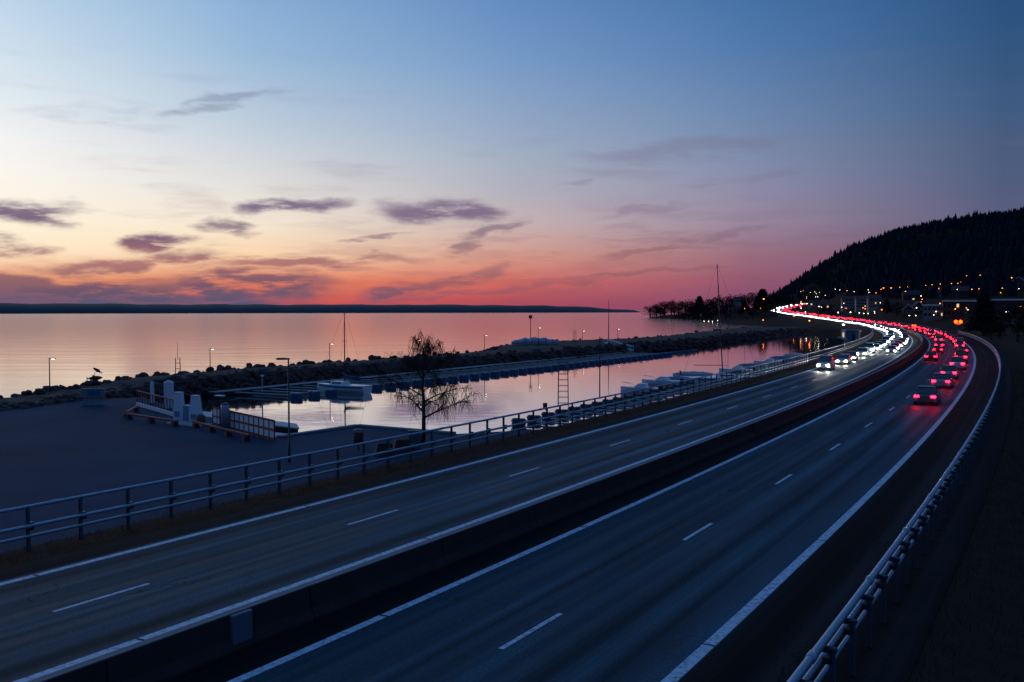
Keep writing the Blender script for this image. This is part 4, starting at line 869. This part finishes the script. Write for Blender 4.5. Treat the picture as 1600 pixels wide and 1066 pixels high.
# harbour kiosk and shed
p = pt(262, -19.5); t = empty('harbour_kiosk', (p.x, p.y, -.6), -head(262)); tag(t, 'small blue harbour kiosk with a white corner pillar and a narrow lit window', 'kiosk')
m_ = MB(); m_.box((0, 0, 1.5), (4.5, 7, 3.0)); m_.build('wall', mat('blue_boards', (.07, .16, .28), .7, var=.2), t); m_ = MB(); m_.box((-1.7, -3.62, 1.7), (1.1, .22, 3.6)); m_.build('end_wall', M_whitep, t); m_ = MB(); m_.box((0, 0, 3.12), (5.0, 7.4, .22)); m_.build('roof', M_steel_d, t); m_ = MB(); m_.box((-1.7, -3.75, 1.9), (.35, .03, 1.5)); m_.build('window', M_win_lit, t); m_ = MB(); m_.box((.9, -3.53, 1.2), (.9, .05, 2.1)); m_.build('door', M_dwood, t)
p = pt(225, -20.0); t = empty('boat_shed', (p.x, p.y, -.9), -head(225)); tag(t, 'low brown boat shed behind the guardrail left of the kiosk', 'shed'); m_ = MB(); m_.box((0, 0, 1.0), (3.2, 9, 2.0)); m_.build('wall', M_dwood, t); m_ = MB(); m_.prism([(-1.9, -4.7, 2.0), (1.9, -4.7, 2.0), (0, -4.7, 2.7)], (0, 9.4, 0)); m_.build('roof', M_steel_d, t); m_ = MB(); m_.box((1.62, -2.5, .95), (.04, 1.4, 1.7)); m_.build('door', M_whitep, t)

# ------------------------------------------------------------------ wooded hill
def conifer(mb, x, y, z, h, r, n=5):
    a0 = random.uniform(0, 6.28); V = []; F_ = []
    for (zb, zt_, rr) in ((.10, .62, 1.0), (.40, 1.0, .62)):
        k = len(V); V.append((x, y, z+h*zt_))
        for j in range(n):
            q = rr*r*random.uniform(.75, 1.2); V.append((x+q*math.cos(a0+j*6.283/n), y+q*math.sin(a0+j*6.283/n), z+h*zb*random.uniform(.7, 1.3)))
        F_ += [(k, k+1+j, k+1+(j+1) % n) for j in range(n)]
    mb.add(V, F_)
M_forest = mat('dark_conifers', (.015, .024, .034), .95, spec=.03, var=.7, scale=.02)
mb = MB(); NT = 11000
ra = np.radians(rng.uniform(14.2, 52, NT*2)); rr_ = np.sqrt(rng.uniform(760**2, 1760**2, NT*2)); fx = rr_*np.sin(ra); fy = rr_*np.cos(ra)
ridge = rng.random(NT*2) < .25; rr_ = np.where(ridge, rng.uniform(1560, 1740, NT*2), rr_); fx = rr_*np.sin(ra); fy = rr_*np.cos(ra)
fz = th(fx, fy); _, fd = signed(fx, fy); fdb = dist_line(fx, fy, shore)
ok = (np.abs(fd) > 26) & (fdb > 20) & inside(fx, fy, land_poly) & ((fz > 20) | (rr_ > 1150))
cnt = 0
for x, y, z in zip(fx[ok], fy[ok], fz[ok]):
    h = random.uniform(9, 17) if random.random() > .03 else random.uniform(17, 22); conifer(mb, x, y, z-.5, h, h*random.uniform(.2, .3)); cnt += 1
    if cnt >= NT: break
tag(mb.build('forest', M_forest), 'dense dark conifer forest covering the hill', kind='stuff')

# ------------------------------------------------------------------ trees one can tell apart: headland, roadside, town
def crown_mesh(seed, n, conif=False):
    rd = random.Random(seed); m_ = MB()
    if conif:
        for i in range(n):
            f = rd.random()**.75; r = .24*(1-f)+.02; a = rd.uniform(0, 6.28); q = r*rd.uniform(.3, 1.05); c = Vector((q*math.cos(a), q*math.sin(a), .12+.88*f)); s_ = .05+.05*(1-f)
            d1 = Vector((math.cos(a), math.sin(a), -.5))*s_*1.6; d2 = Vector((-math.sin(a), math.cos(a), rd.uniform(-.3, .3)))*s_; m_.add([c-d2, c+d2, c+d1], [(0, 1, 2)])
    else:
        lob = [(Vector((rd.uniform(-.26, .26), rd.uniform(-.26, .26), rd.uniform(.24, .84))), rd.uniform(.12, .22)) for _ in range(13)]
        for i in range(n):
            c0, r0 = rd.choice(lob); v = Vector((rd.gauss(0, 1), rd.gauss(0, 1), rd.gauss(0, 1))).normalized()*r0*rd.random()**.4; c = c0+v; s_ = rd.uniform(.010, .030)
            d1 = Vector((rd.uniform(-1, 1), rd.uniform(-1, 1), rd.uniform(-1, 1)))*s_; d2 = Vector((rd.uniform(-1, 1), rd.uniform(-1, 1), rd.uniform(-1, 1)))*s_; m_.add([c-d2, c+d2, c+d1*1.6], [(0, 1, 2)])
    return m_
M_leaf = mat('dark_foliage', (.014, .016, .017), .95, spec=.03, var=.4, scale=.3)
CR_B = [crown_mesh(100+k, 1500).mesh('crown', M_leaf) for k in range(4)]; CR_C = [crown_mesh(200+k, 520, True).mesh('crown', M_leaf) for k in range(3)]
tm = MB(); tm.tube([(0, 0, 0), (.01, 0, .3), (0, .01, .75)], [.035, .024, .008], 6)
for k in range(6):
    a = k*1.05; tm.tube([(0, 0, .3+.05*k), (.13*math.cos(a), .13*math.sin(a), .5+.05*k), (.22*math.cos(a), .22*math.sin(a), .6+.05*k)], [.014, .009, .004], 4)
TR_B = tm.mesh('trunk', M_bark); tm = MB(); tm.tube([(0, 0, 0), (0, 0, .98)], [.025, .004], 6); TR_C = tm.mesh('trunk', M_bark)
def tree(x, y, h, label, group, con=False, w=1.0, z=None):
    t = empty('conifer_tree' if con else 'broadleaf_tree', (x, y, (tz(x, y) if z is None else z)-.2), random.uniform(0, 6.28)); tag(t, label, 'tree', group)
    inst('trunk', TR_C if con else TR_B, t, (0, 0, 0), 0, (h*w, h*w, h)); inst('crown', random.choice(CR_C if con else CR_B), t, (0, 0, 0), 0, (h*w, h*w, h)); return t
# headland: row of crowns above the shoreline, from the tip inwards
hx = [(1016, 1560, 476), (1026, 1520, 471), (1038, 1480, 468), (1049, 1450, 470), (1060, 1400, 467), (1071, 1350, 465), (1082, 1300, 467), (1093, 1250, 463), (1104, 1200, 465), (1114, 1150, 461), (1125, 1100, 463), (1136, 1050, 459), (1148, 1000, 462), (1159, 1000, 458), (1170, 980, 461), (1181, 960, 453), (1192, 960, 452), (1203, 1150, 456), (1212, 1200, 452), (1032, 1400, 476), (1054, 1300, 476), (1076, 1200, 474), (1098, 1100, 472), (1120, 1000, 470), (1142, 930, 470), (1164, 900, 470), (1186, 880, 470), (1068, 1120, 482), (1090, 1030, 482), (1112, 960, 480), (1134, 900, 480), (1156, 860, 478), (1176, 820, 480), (1196, 860, 478)]
for i, (px_, Y, yt) in enumerate(hx):
    p = at(px_, yt, Y); g = tz(p.x, p.y) if bool(inside(np.array([p.x]), np.array([p.y]), land_poly)[0]) else -1.5
    tree(p.x, p.y, max(8, p.z-g+.5), 'dark leafless tree in the wooded headland across the water', 'trees on the headland', i % 9 == 7, random.uniform(1.25, 1.9), g)
hx_t = MB()
for _ in range(17000):
    px_ = random.uniform(1010, 1215); Y = np.interp(px_, [1010, 1060, 1140, 1215], [1560, 1260, 880, 760])+random.uniform(-60, 140)
    x = (px_-800)/FPX*Y
    if not inside(np.array([x]), np.array([Y]), land_poly)[0]: continue
    z = -2.0+random.random()**1.5*11; q = random.uniform(.25, .7)
    hx_t.add([(x+random.uniform(-q, q), Y+random.uniform(-q, q), z+random.uniform(-q, q)) for _k in range(3)], [(0, 1, 2)])
tag(hx_t.build('headland_thicket', M_leaf), 'dense dark undergrowth between the headland trees', kind='stuff')
# roadside and town trees
for px_, yb, Y, h, con, lab in ((1537, 505, 330, 15, True, 'tall dark spruce in front of the long low building'), (1562, 512, 300, 9, False, 'bushy dark tree right of the tall spruce'), (1590, 520, 260, 10, False, 'bushy dark tree at the right edge of the picture above the verge'), (1548, 520, 290, 6, False, 'low dark bush below the tall spruce'), (1578, 500, 420, 12, False, 'dark tree behind the right edge bushes'), (1437, 486, 640, 9, False, 'rounded tree between the gable house and the white house'), (1400, 486, 660, 11, False, 'dark tree left of the gable house'), (1385, 488, 700, 10, True, 'dark conifer right of the apartment blocks'), (1300, 486, 760, 10, False, 'dark tree left of the apartment blocks'), (1285, 482, 800, 9, False, 'dark tree among the small houses left of the apartment blocks'), (1345, 470, 900, 12, True, 'conifer standing behind the apartment blocks'), (1425, 470, 850, 12, False, 'dark tree behind the gable house'), (1455, 468, 860, 11, False, 'dark tree behind the white house'), (1500, 460, 900, 12, False, 'dark tree above the long low building, left part'), (1560, 458, 900, 13, True, 'conifer above the long low building, right part')):
    p = at(px_, yb, Y); tree(p.x, p.y, h, lab, 'trees by the road and in the town', con, 1.35)

def fit_y(px_, py_, Y0, lo, hi, y0=420, y1=1650):
    """distance, nearest to Y0, at which the line of sight passes lo..hi metres above the ground"""
    Ys = np.arange(y0, y1, 8.0); d = ray(px_, py_); X = d.x/d.y*Ys; Z = HC+d.z/d.y*Ys
    G = th(X, Ys); _, dd = signed(X, Ys); ok_ = inside(X, Ys, land_poly) & (np.abs(dd-2) > 20); dz = Z-G
    good = ok_ & (dz > lo) & (dz < hi)
    if good.any(): c = np.where(good)[0]; i = c[np.abs(Ys[c]-Y0).argmin()]
    elif ok_.any(): c = np.where(ok_)[0]; i = c[(np.abs(dz[c]-(lo+hi)/2)+np.abs(Ys[c]-Y0)*.004).argmin()]
    else: i = np.abs(Ys-Y0).argmin()
    return float(Ys[i]), float(max(dz[i], .5))
# ------------------------------------------------------------------ houses
M_roofr = mat('red_tile_roof', (.085, .035, .032), .8, var=.3, scale=.6); M_roofd = mat('dark_roof', (.030, .030, .034), .8, var=.3); M_brick = mat('brown_brick', (.075, .042, .038), .85, var=.3, scale=.8); M_cream = mat('pale_render', (.24, .235, .24), .8, var=.15, scale=.5); M_dkwin = mat('window_glass', (.012, .014, .018), .1, var=0)
def house(label, px0, px1, ybase, Y, eave_h, roof_h, wall, roof, depth=9, storeys=2, cols=5, lit=(), rot=0.0, trim=True, cat='house', gable=False):
    Y, _dz = fit_y((px0+px1)/2, ybase, Y, -1.0, 2.0)
    a = at(px0, ybase, Y); b = at(px1, ybase, Y); W_ = (b-a).length; c = (a+b)*.5; g = tz(c.x, c.y)-.4; base = min(c.z, max(g, c.z-4)); base = c.z-.2
    ang = -math.atan2(c.x, c.y)+rot; t = empty({'house': 'town_house', 'apartment block': 'apartment_block', 'hall': 'long_hall'}[cat], (c.x, c.y, base), ang); tag(t, label, cat)
    m_ = MB(); m_.box((0, depth/2, (eave_h-6)/2), (W_, depth, eave_h+6)); m_.build('wall', wall, t)
    if gable:
        m_ = MB(); m_.prism([(-W_/2, 0, eave_h), (W_/2, 0, eave_h), (0, 0, eave_h+roof_h)], (0, depth, 0)); m_.build('gable', wall, t)
        for sg in (-1, 1):
            m_ = MB(); m_.prism([(0, -.4, eave_h+roof_h+.02), (sg*(W_/2+.5), -.4, eave_h-.3), (sg*(W_/2+.5), -.4, eave_h-.05), (0, -.4, eave_h+roof_h+.3)], (0, depth+.8, 0)); o = m_.build('roof', roof, t)
            if trim: m_ = MB(); m_.prism([(0, -.46, eave_h+roof_h-.1), (sg*(W_/2+.55), -.46, eave_h-.45), (sg*(W_/2+.55), -.46, eave_h-.1), (0, -.46, eave_h+roof_h+.28)], (0, .05, 0)); m_.build('barge_board', M_whitep, o)
    elif roof_h > .8:
        m_ = MB(); m_.prism([(-W_/2-.4, -.5, eave_h-.05), (-W_/2-.4, depth+.5, eave_h-.05), (-W_/2-.4, depth/2, eave_h+roof_h)], (W_+.8, 0, 0)); o = m_.build('roof', roof, t); m_ = MB(); m_.box((W_*.22, depth*.5, eave_h+roof_h+.2), (.8, .8, 1.4)); m_.build('chimney', M_brick, o)
    else:
        m_ = MB(); m_.box((0, depth/2, eave_h+.2), (W_+1.2, depth+1.2, .4)); o = m_.build('roof', roof, t); m_ = MB(); m_.box((0, -.64, eave_h+.12), (W_+1.4, .06, .75)); m_.build('fascia', M_whitep, o)
    sh = (eave_h-.6)/storeys; k = 0
    for r in range(storeys):
        for q in range(cols):
            x = -W_/2+W_*(q+.5)/cols; z = .9+sh*r+sh*.3; wl_, wh_ = min(1.6, W_/cols*.55), sh*.48
            m_ = MB(); m_.box((x, -.02, z), (wl_+.2, .10, wh_+.2)); f = m_.build('window', M_whitep if trim else M_roofd, t); m_ = MB(); m_.box((x, -.08, z), (wl_, .03, wh_)); m_.build('pane', M_win_lit if k in lit else M_dkwin, f); k += 1
    return t
house('left apartment block with red pitched roof below the wooded hill', 1316, 1336, 480, 720, 7.5, 3.0, M_cream, M_roofr, 10, 3, 6, (), 0.1, False, 'apartment block')
house('middle apartment block with red pitched roof below the wooded hill', 1338, 1356, 481, 715, 7.5, 3.0, M_cream, M_roofr, 10, 3, 6, (4,), 0.1, False, 'apartment block')
house('right apartment block with red pitched roof below the wooded hill', 1357, 1376, 481, 710, 7.5, 3.0, M_cream, M_roofr, 10, 3, 6, (9,), 0.1, False, 'apartment block')
house('small dark gable house with pale barge boards above the road bend', 1411, 1428, 491, 560, 3.2, 3.4, M_brick, M_roofd, 10, 1, 3, (), -.1, True, 'house', True)
house('second gable house just behind and right of the small dark one', 1427, 1444, 487, 620, 3.4, 3.4, M_brick, M_roofd, 9, 1, 3, (), .15, True, 'house', True)
house('white two storey house with a lit ground floor window by the road', 1444, 1474, 496, 520, 7.2, .5, M_cream, M_roofd, 9, 2, 5, (4,), .0, False)
house('long low brick hall with white fascia, left part', 1476, 1530, 494, 540, 8.6, .4, M_brick, M_roofd, 20, 2, 9, (12,), .04, False, 'hall')
house('long low brick hall with white fascia, right part at the picture edge', 1541, 1612, 492, 530, 8.4, .4, M_brick, M_roofd, 20, 2, 11, (), .0, False, 'hall')
house('brick house with white trimmed gable high on the slope at the right edge', 1580, 1602, 452, 820, 6.5, 5.0, M_brick, M_roofd, 11, 2, 3, (), -.1, True, 'house', True)
house('red roofed house above the long hall', 1488, 1512, 462, 780, 4.5, 4.5, M_brick, M_roofr, 10, 1, 4, (), 0, False)
house('pale house above the white house on the slope', 1452, 1470, 462, 800, 5.0, 3.5, M_cream, M_roofr, 9, 1, 4, (1,), 0, False)
house('dark roofed house above the gable houses', 1412, 1436, 470, 800, 5.0, 4.0, M_brick, M_roofd, 9, 2, 4, (2,), .1, False)
house('small pale villa between the headland trees', 1146, 1158, 473, 940, 2.6, 2.2, M_cream, M_roofd, 8, 1, 4, (), 0, False)
house('low pale house on the headland shore', 1090, 1099, 494, 1000, 3.0, 2.2, M_cream, M_roofd, 8, 1, 3, (1,), 0, False)
house('small house left of the apartment blocks', 1282, 1300, 482, 780, 4.0, 3.0, M_brick, M_roofr, 9, 1, 4, (2,), 0, False)
house('small house at the foot of the slope near the far road', 1262, 1278, 478, 860, 4.0, 3.0, M_cream, M_roofd, 9, 1, 4, (1,), 0, False)

# ------------------------------------------------------------------ street lamps of the town and far shore
pm = MB(); pm.tube([(0, 0, -1), (0, 0, 0)], .10, 6); POLE = pm.mesh('pole', M_steel_d); hm_ = MB(); hm_.bbox((0, -.5, 1.04), (.4, 1.3, .14), 0, .05); LHEAD = hm_.mesh('lamp_head', M_steel_d)
def glow_mesh(r, m): g_ = MB(); g_.lathe((0, -.7, .88), [(r*.4, -r*.9), (r*.95, -r*.4), (r, 0), (r*.6, .1)], 8); return g_.mesh('light', m)
G_O = [glow_mesh(r, M_lamp) for r in (.27, .42, .62)]; G_W = [glow_mesh(r, M_lampw) for r in (.2, .3, .42)]
rows = {
 'orange street lamp in the row above the apartment blocks': ([(1380, 450), (1392, 450), (1405, 449), (1417, 448)], 900, G_O[1]),
 'orange street lamp in the upper row above the long hall': ([(1446, 446), (1456, 445), (1469, 444), (1486, 443), (1496, 443), (1501, 441), (1510, 431), (1531, 430), (1552, 429)], 860, G_O[0]),
 'small pale street lamp in the cluster beside the far road': ([(1251, 456), (1258, 456), (1266, 457), (1275, 459), (1280, 457), (1287, 452), (1289, 462), (1274, 464), (1260, 466), (1305, 452), (1312, 453)], 1000, G_W[0]),
 'small pale street lamp among the apartment blocks': ([(1334, 456), (1356, 453), (1359, 468), (1318, 474), (1342, 489), (1349, 490), (1356, 490), (1366, 489), (1328, 488)], 690, G_W[0]),
 'pale lamp along the far headland shore': ([(1086, 503), (1100, 502), (1107, 502), (1113, 502), (1121, 501)], 820, G_W[0]),
 'pale lamp by the houses near the road bend': ([(1420, 493), (1430, 493), (1518, 487), (1571, 487), (1458, 492)], 500, G_W[0])}
FIT = []; rd_ = random.Random(5)
rows['small orange street lamp scattered through the town below the hill'] = ([(rd_.uniform(1250, 1600), rd_.uniform(446, 484)) for _ in range(26)], 760, G_O[0])
rows['small pale street lamp scattered through the town below the hill'] = ([(rd_.uniform(1245, 1600), rd_.uniform(450, 490)) for _ in range(22)], 740, G_W[0])
for lab, (L_, Y, gm) in rows.items():
    for q in L_:
        Yl, dz_ = fit_y(q[0], q[1], Y+random.uniform(-25, 25), 4.5, 9.0); p = at(q[0], q[1], Yl); t = empty('street_lamp', (p.x, p.y, p.z-.9)); tag(t, lab, 'street lamp', lab+'s'); inst('pole', POLE, t, (0, 0, 1), 0, (1, 1, dz_+.6)); h_ = inst('lamp_head', LHEAD, t); inst('light', gm, h_)
for q, Y, gm, lab in (((1518, 442), 860, G_O[2], 'brightest orange street lamp in the row above the long hall'), ((1580, 434), 800, G_O[1], 'orange street lamp beside the gable house at the right edge'), ((1193, 467), 960, G_O[2], 'bright orange lamp on the headland above the far road bend'), ((1200, 467), 965, G_O[1], 'smaller orange lamp just right of the bright headland lamp'), ((1163, 482), 900, G_O[0], 'small orange lamp low among the headland trees, left one'), ((1188, 482), 900, G_O[0], 'small orange lamp low among the headland trees, right one'), ((1192, 500), 640, G_O[0], 'yellowish lamp on the shore below the far road bend'), ((1264, 501), 560, G_O[0], 'yellowish lamp below the distant straight of the road'), ((1317, 507), 440, G_W[2], 'dazzling white lamp at the inside of the road bend'), ((1297, 520), 330, G_O[0], 'small orange lamp beside the harbour kiosk'), ((1377, 484), 640, G_O[0], 'orange lamp right of the apartment blocks'), ((1279, 479), 760, G_W[0], 'pale lamp at the small house by the far road'), ((1240, 494), 600, G_O[0], 'faint lamp between the shore and the far road')):
    Yl, dz_ = fit_y(q[0], q[1], Y, 4.0, 10.0, 300); p = at(q[0], q[1], Yl); t = empty('street_lamp', (p.x, p.y, p.z-.9)); tag(t, lab, 'street lamp', 'single street lamps'); inst('pole', POLE, t, (0, 0, 1), 0, (1, 1, dz_+.6)); FIT.append((lab[:30], round(Yl), round(dz_, 1))); h_ = inst('lamp_head', LHEAD, t); inst('light', gm, h_)

# amber warning lamps at the outer edge of the bend
for px_, yl, off, r, lab in ((1497, 503, 13.6, .55, 'bright pair of amber warning lamps on a stand at the outside of the bend'), (1428, 509, -1.0, .26, 'smaller pair of amber warning lamps on the median at the bend')):
    best = min(np.arange(120, 420, 1.0), key=lambda s: abs((lambda v: 800+FPX*v.x/-v.z-px_)(CR.transposed()@(pt(s, off, 1.5)-Vector((0, 0, HC))))))
    p = pt(best, off); zl = at(px_, yl, p.y).z; t = empty('warning_lamps', tuple(p), -head(best)); tag(t, lab, 'warning light'); H_ = max(1.2, zl-p.z); m_ = MB(); m_.tube([(0, 0, -.3), (0, 0, H_-.2)], .05, 6); m_.build('stand', M_steel_d, t)
    m_ = MB(); m_.box((0, 0, H_-.75), (.9, .05, .7)); m_.build('sign_board', M_whitep, t)
    for sg in (-1, 1):
        m_ = MB(); m_.lathe((sg*r*1.35, 0, H_-r), [(r*.3, 0), (r*.9, r*.4), (r, r), (r*.9, r*1.6), (r*.3, r*2)], 10); m_.build('lamp', M_amber, t, smooth=True)

# ------------------------------------------------------------------ traffic
def car_meshes():
    out = {}
    body = MB(); secs = [(-2.2, .62, .78, .34), (-2.12, .80, .92, .26), (-1.6, .88, .98, .22), (-.4, .90, .96, .2), (.6, .90, .93, .2), (1.5, .88, .84, .2), (2.0, .82, .72, .24), (2.16, .66, .58, .34)]
    body.loft([[(x, -w, z0), (x, -w*1.02, (z0+zt)*.5), (x, -w*.94, zt-.08), (x, -w*.8, zt), (x, w*.8, zt), (x, w*.94, zt-.08), (x, w*1.02, (z0+zt)*.5), (x, w, z0)] for x, w, zt, z0 in secs])
    cab = MB(); cab.loft([[(x, -w, z0), (x, -w*.86, zt), (x, w*.86, zt), (x, w, z0)] for x, w, z0, zt in ((-1.95, .78, .93, .98), (-1.35, .78, .93, 1.38), (-.6, .78, .93, 1.46), (.2, .78, .91, 1.42), (1.05, .76, .88, .93))])
    roof = MB(); roof.bbox((-.55, 0, 1.46), (1.35, 1.25, .06), 0, .02)
    wheel = MB(); wheel.loft([[(.32*math.cos(a), y, .32*math.sin(a)) for a in np.linspace(0, 2*PI, 14, endpoint=False)] for y in (-.1, .1)])
    hl = MB(); hl.bbox((0, 0, 0), (.10, .34, .15), 0, .03); tl = MB(); tl.bbox((0, 0, 0), (.08, .36, .16), 0, .03)
    return body, cab, roof, wheel, hl, tl
body, cab, roofm, wheel, hl, tl = car_meshes()
paints = [mat('car_paint_'+n_, c, .3, .2, var=.05) for n_, c in (('white', (.6, .6, .6)), ('grey', (.14, .15, .16)), ('black', (.012, .012, .014)), ('silver', (.36, .37, .39)), ('red', (.22, .02, .02)), ('blue', (.03, .06, .16)))]
pn = ['white', 'grey', 'black', 'silver', 'red', 'blue']
BOD = [body.mesh('body', p_) for p_ in paints]; ROOF = [roofm.mesh('roof', p_) for p_ in paints]; CAB = cab.mesh('windows', M_glass); WH = wheel.mesh('wheel', M_rubber); HL = hl.mesh('headlight', M_head); TL = tl.mesh('tail_light', M_tail)
M_hoff = mat('headlamp_glass', (.5, .5, .5), .1, var=0); HOFF = hl.mesh('headlight', M_hoff); 
def car(s, off, away, label, group, full):
    k = random.randrange(6); h = head(s); p = pt(s, off, .012); rz = PI/2-h+(0 if away else PI); t = empty('car', tuple(p), rz); dz = float(np.interp(s+2, SS, _z)-np.interp(s-2, SS, _z))/4; t.rotation_euler = (0, -math.atan(dz)*(1 if away else -1), rz)
    tag(t, label.format(pn[k]), 'car', group); t.scale = (random.uniform(.94, 1.12), random.uniform(.97, 1.05), random.choice((.97, 1.0, 1.03, 1.18, 1.32))); inst('body', BOD[k], t); inst('windows', CAB, t)
    if full: inst('roof', ROOF[k], t)
    for sy in (-.62, .62):
        if away: inst('tail_light', TL, t, (-2.17, sy, .74))
        else: inst('headlight', HL, t, (2.14, sy, .56))
        if full:
            for sx in (-1.35, 1.32): inst('wheel', WH, t, (sx, sy*1.28, .32))
            if not away: pass
    return t
def lane(off, s0, s1, gap0, gap1, away, label, group):
    s = s0; n = 0
    while s < s1:
        car(s, off+random.uniform(-.2, .2), away, label, group, s < 330); s += np.interp(s, [s0, 700, 1500], [gap0, gap0*.9, gap1])*random.uniform(.8, 1.2); n += 1
    return n
nn = [lane(-9.6, 118, 1480, 13.5, 17, False, 'oncoming {} car with lit headlights in the lane nearest the harbour', 'oncoming cars in the lane nearest the harbour'),
      lane(-5.86, 176, 1480, 16, 19, False, 'oncoming {} car with lit headlights in the lane beside the median', 'oncoming cars in the lane beside the median'),
      lane(5.95, 74, 1480, 17, 21, True, '{} car with red tail lights driving away in the outer right lane', 'cars driving away in the outer lane'),
      lane(1.95, 150, 1480, 32, 28, True, '{} car with red tail lights driving away in the inner right lane', 'cars driving away in the inner lane')]
# scrap on the verge
p = gnd(1496, 945, -.4); t = empty('litter_strip', (p.x, p.y, tz(p.x, p.y)+.03), R(60)); tag(t, 'pale torn strip of plastic lying on the dark verge', 'litter'); m_ = MB(); m_.loft([[(-.28+.14*i, -.035+.01*math.sin(i), .02*math.sin(i*1.7)), (-.28+.14*i, .035, .03*math.cos(i*1.3)), (-.28+.14*i, .03, .03*math.cos(i*1.3)+.008), (-.28+.14*i, -.03, .02*math.sin(i*1.7)+.008)] for i in range(5)]); m_.build('strip', mat('pale_plastic', (.45, .5, .55), .4, var=.1), t)
# rough grass on the verges
mb = MB(); nb = 0
for _ in range(26000):
    s = -8+140*random.random()**1.6
    if random.random() < .82: off = 12.4+random.random()**1.3*14
    else: off = random.uniform(-16.6, -13.3)
    p = pt(s, off); z = (tz_c if False else 0)
    zz_ = np.interp(off, [-16.9, -15.6, -14.3, -12.85, 12.35, 13.2, 14.5, 16.5, 30], [-.62, -.16, -.10, -.03, -.03, -.10, -.32, -.5, -.2]); a = random.uniform(0, 6.28); h = random.uniform(.08, .34)*(1.0 if off > 0 else .6); lx, ly = random.uniform(-.15, .15), random.uniform(-.15, .15); w_ = .012
    mb.add([(p.x-w_*math.cos(a), p.y-w_*math.sin(a), zz_-.05), (p.x+w_*math.cos(a), p.y+w_*math.sin(a), zz_-.05), (p.x+lx, p.y+ly, zz_+h)], [(0, 1, 2)])
tag(mb.build('verge_grass', M_grass), 'sparse dry grass on the road verges', kind='stuff')
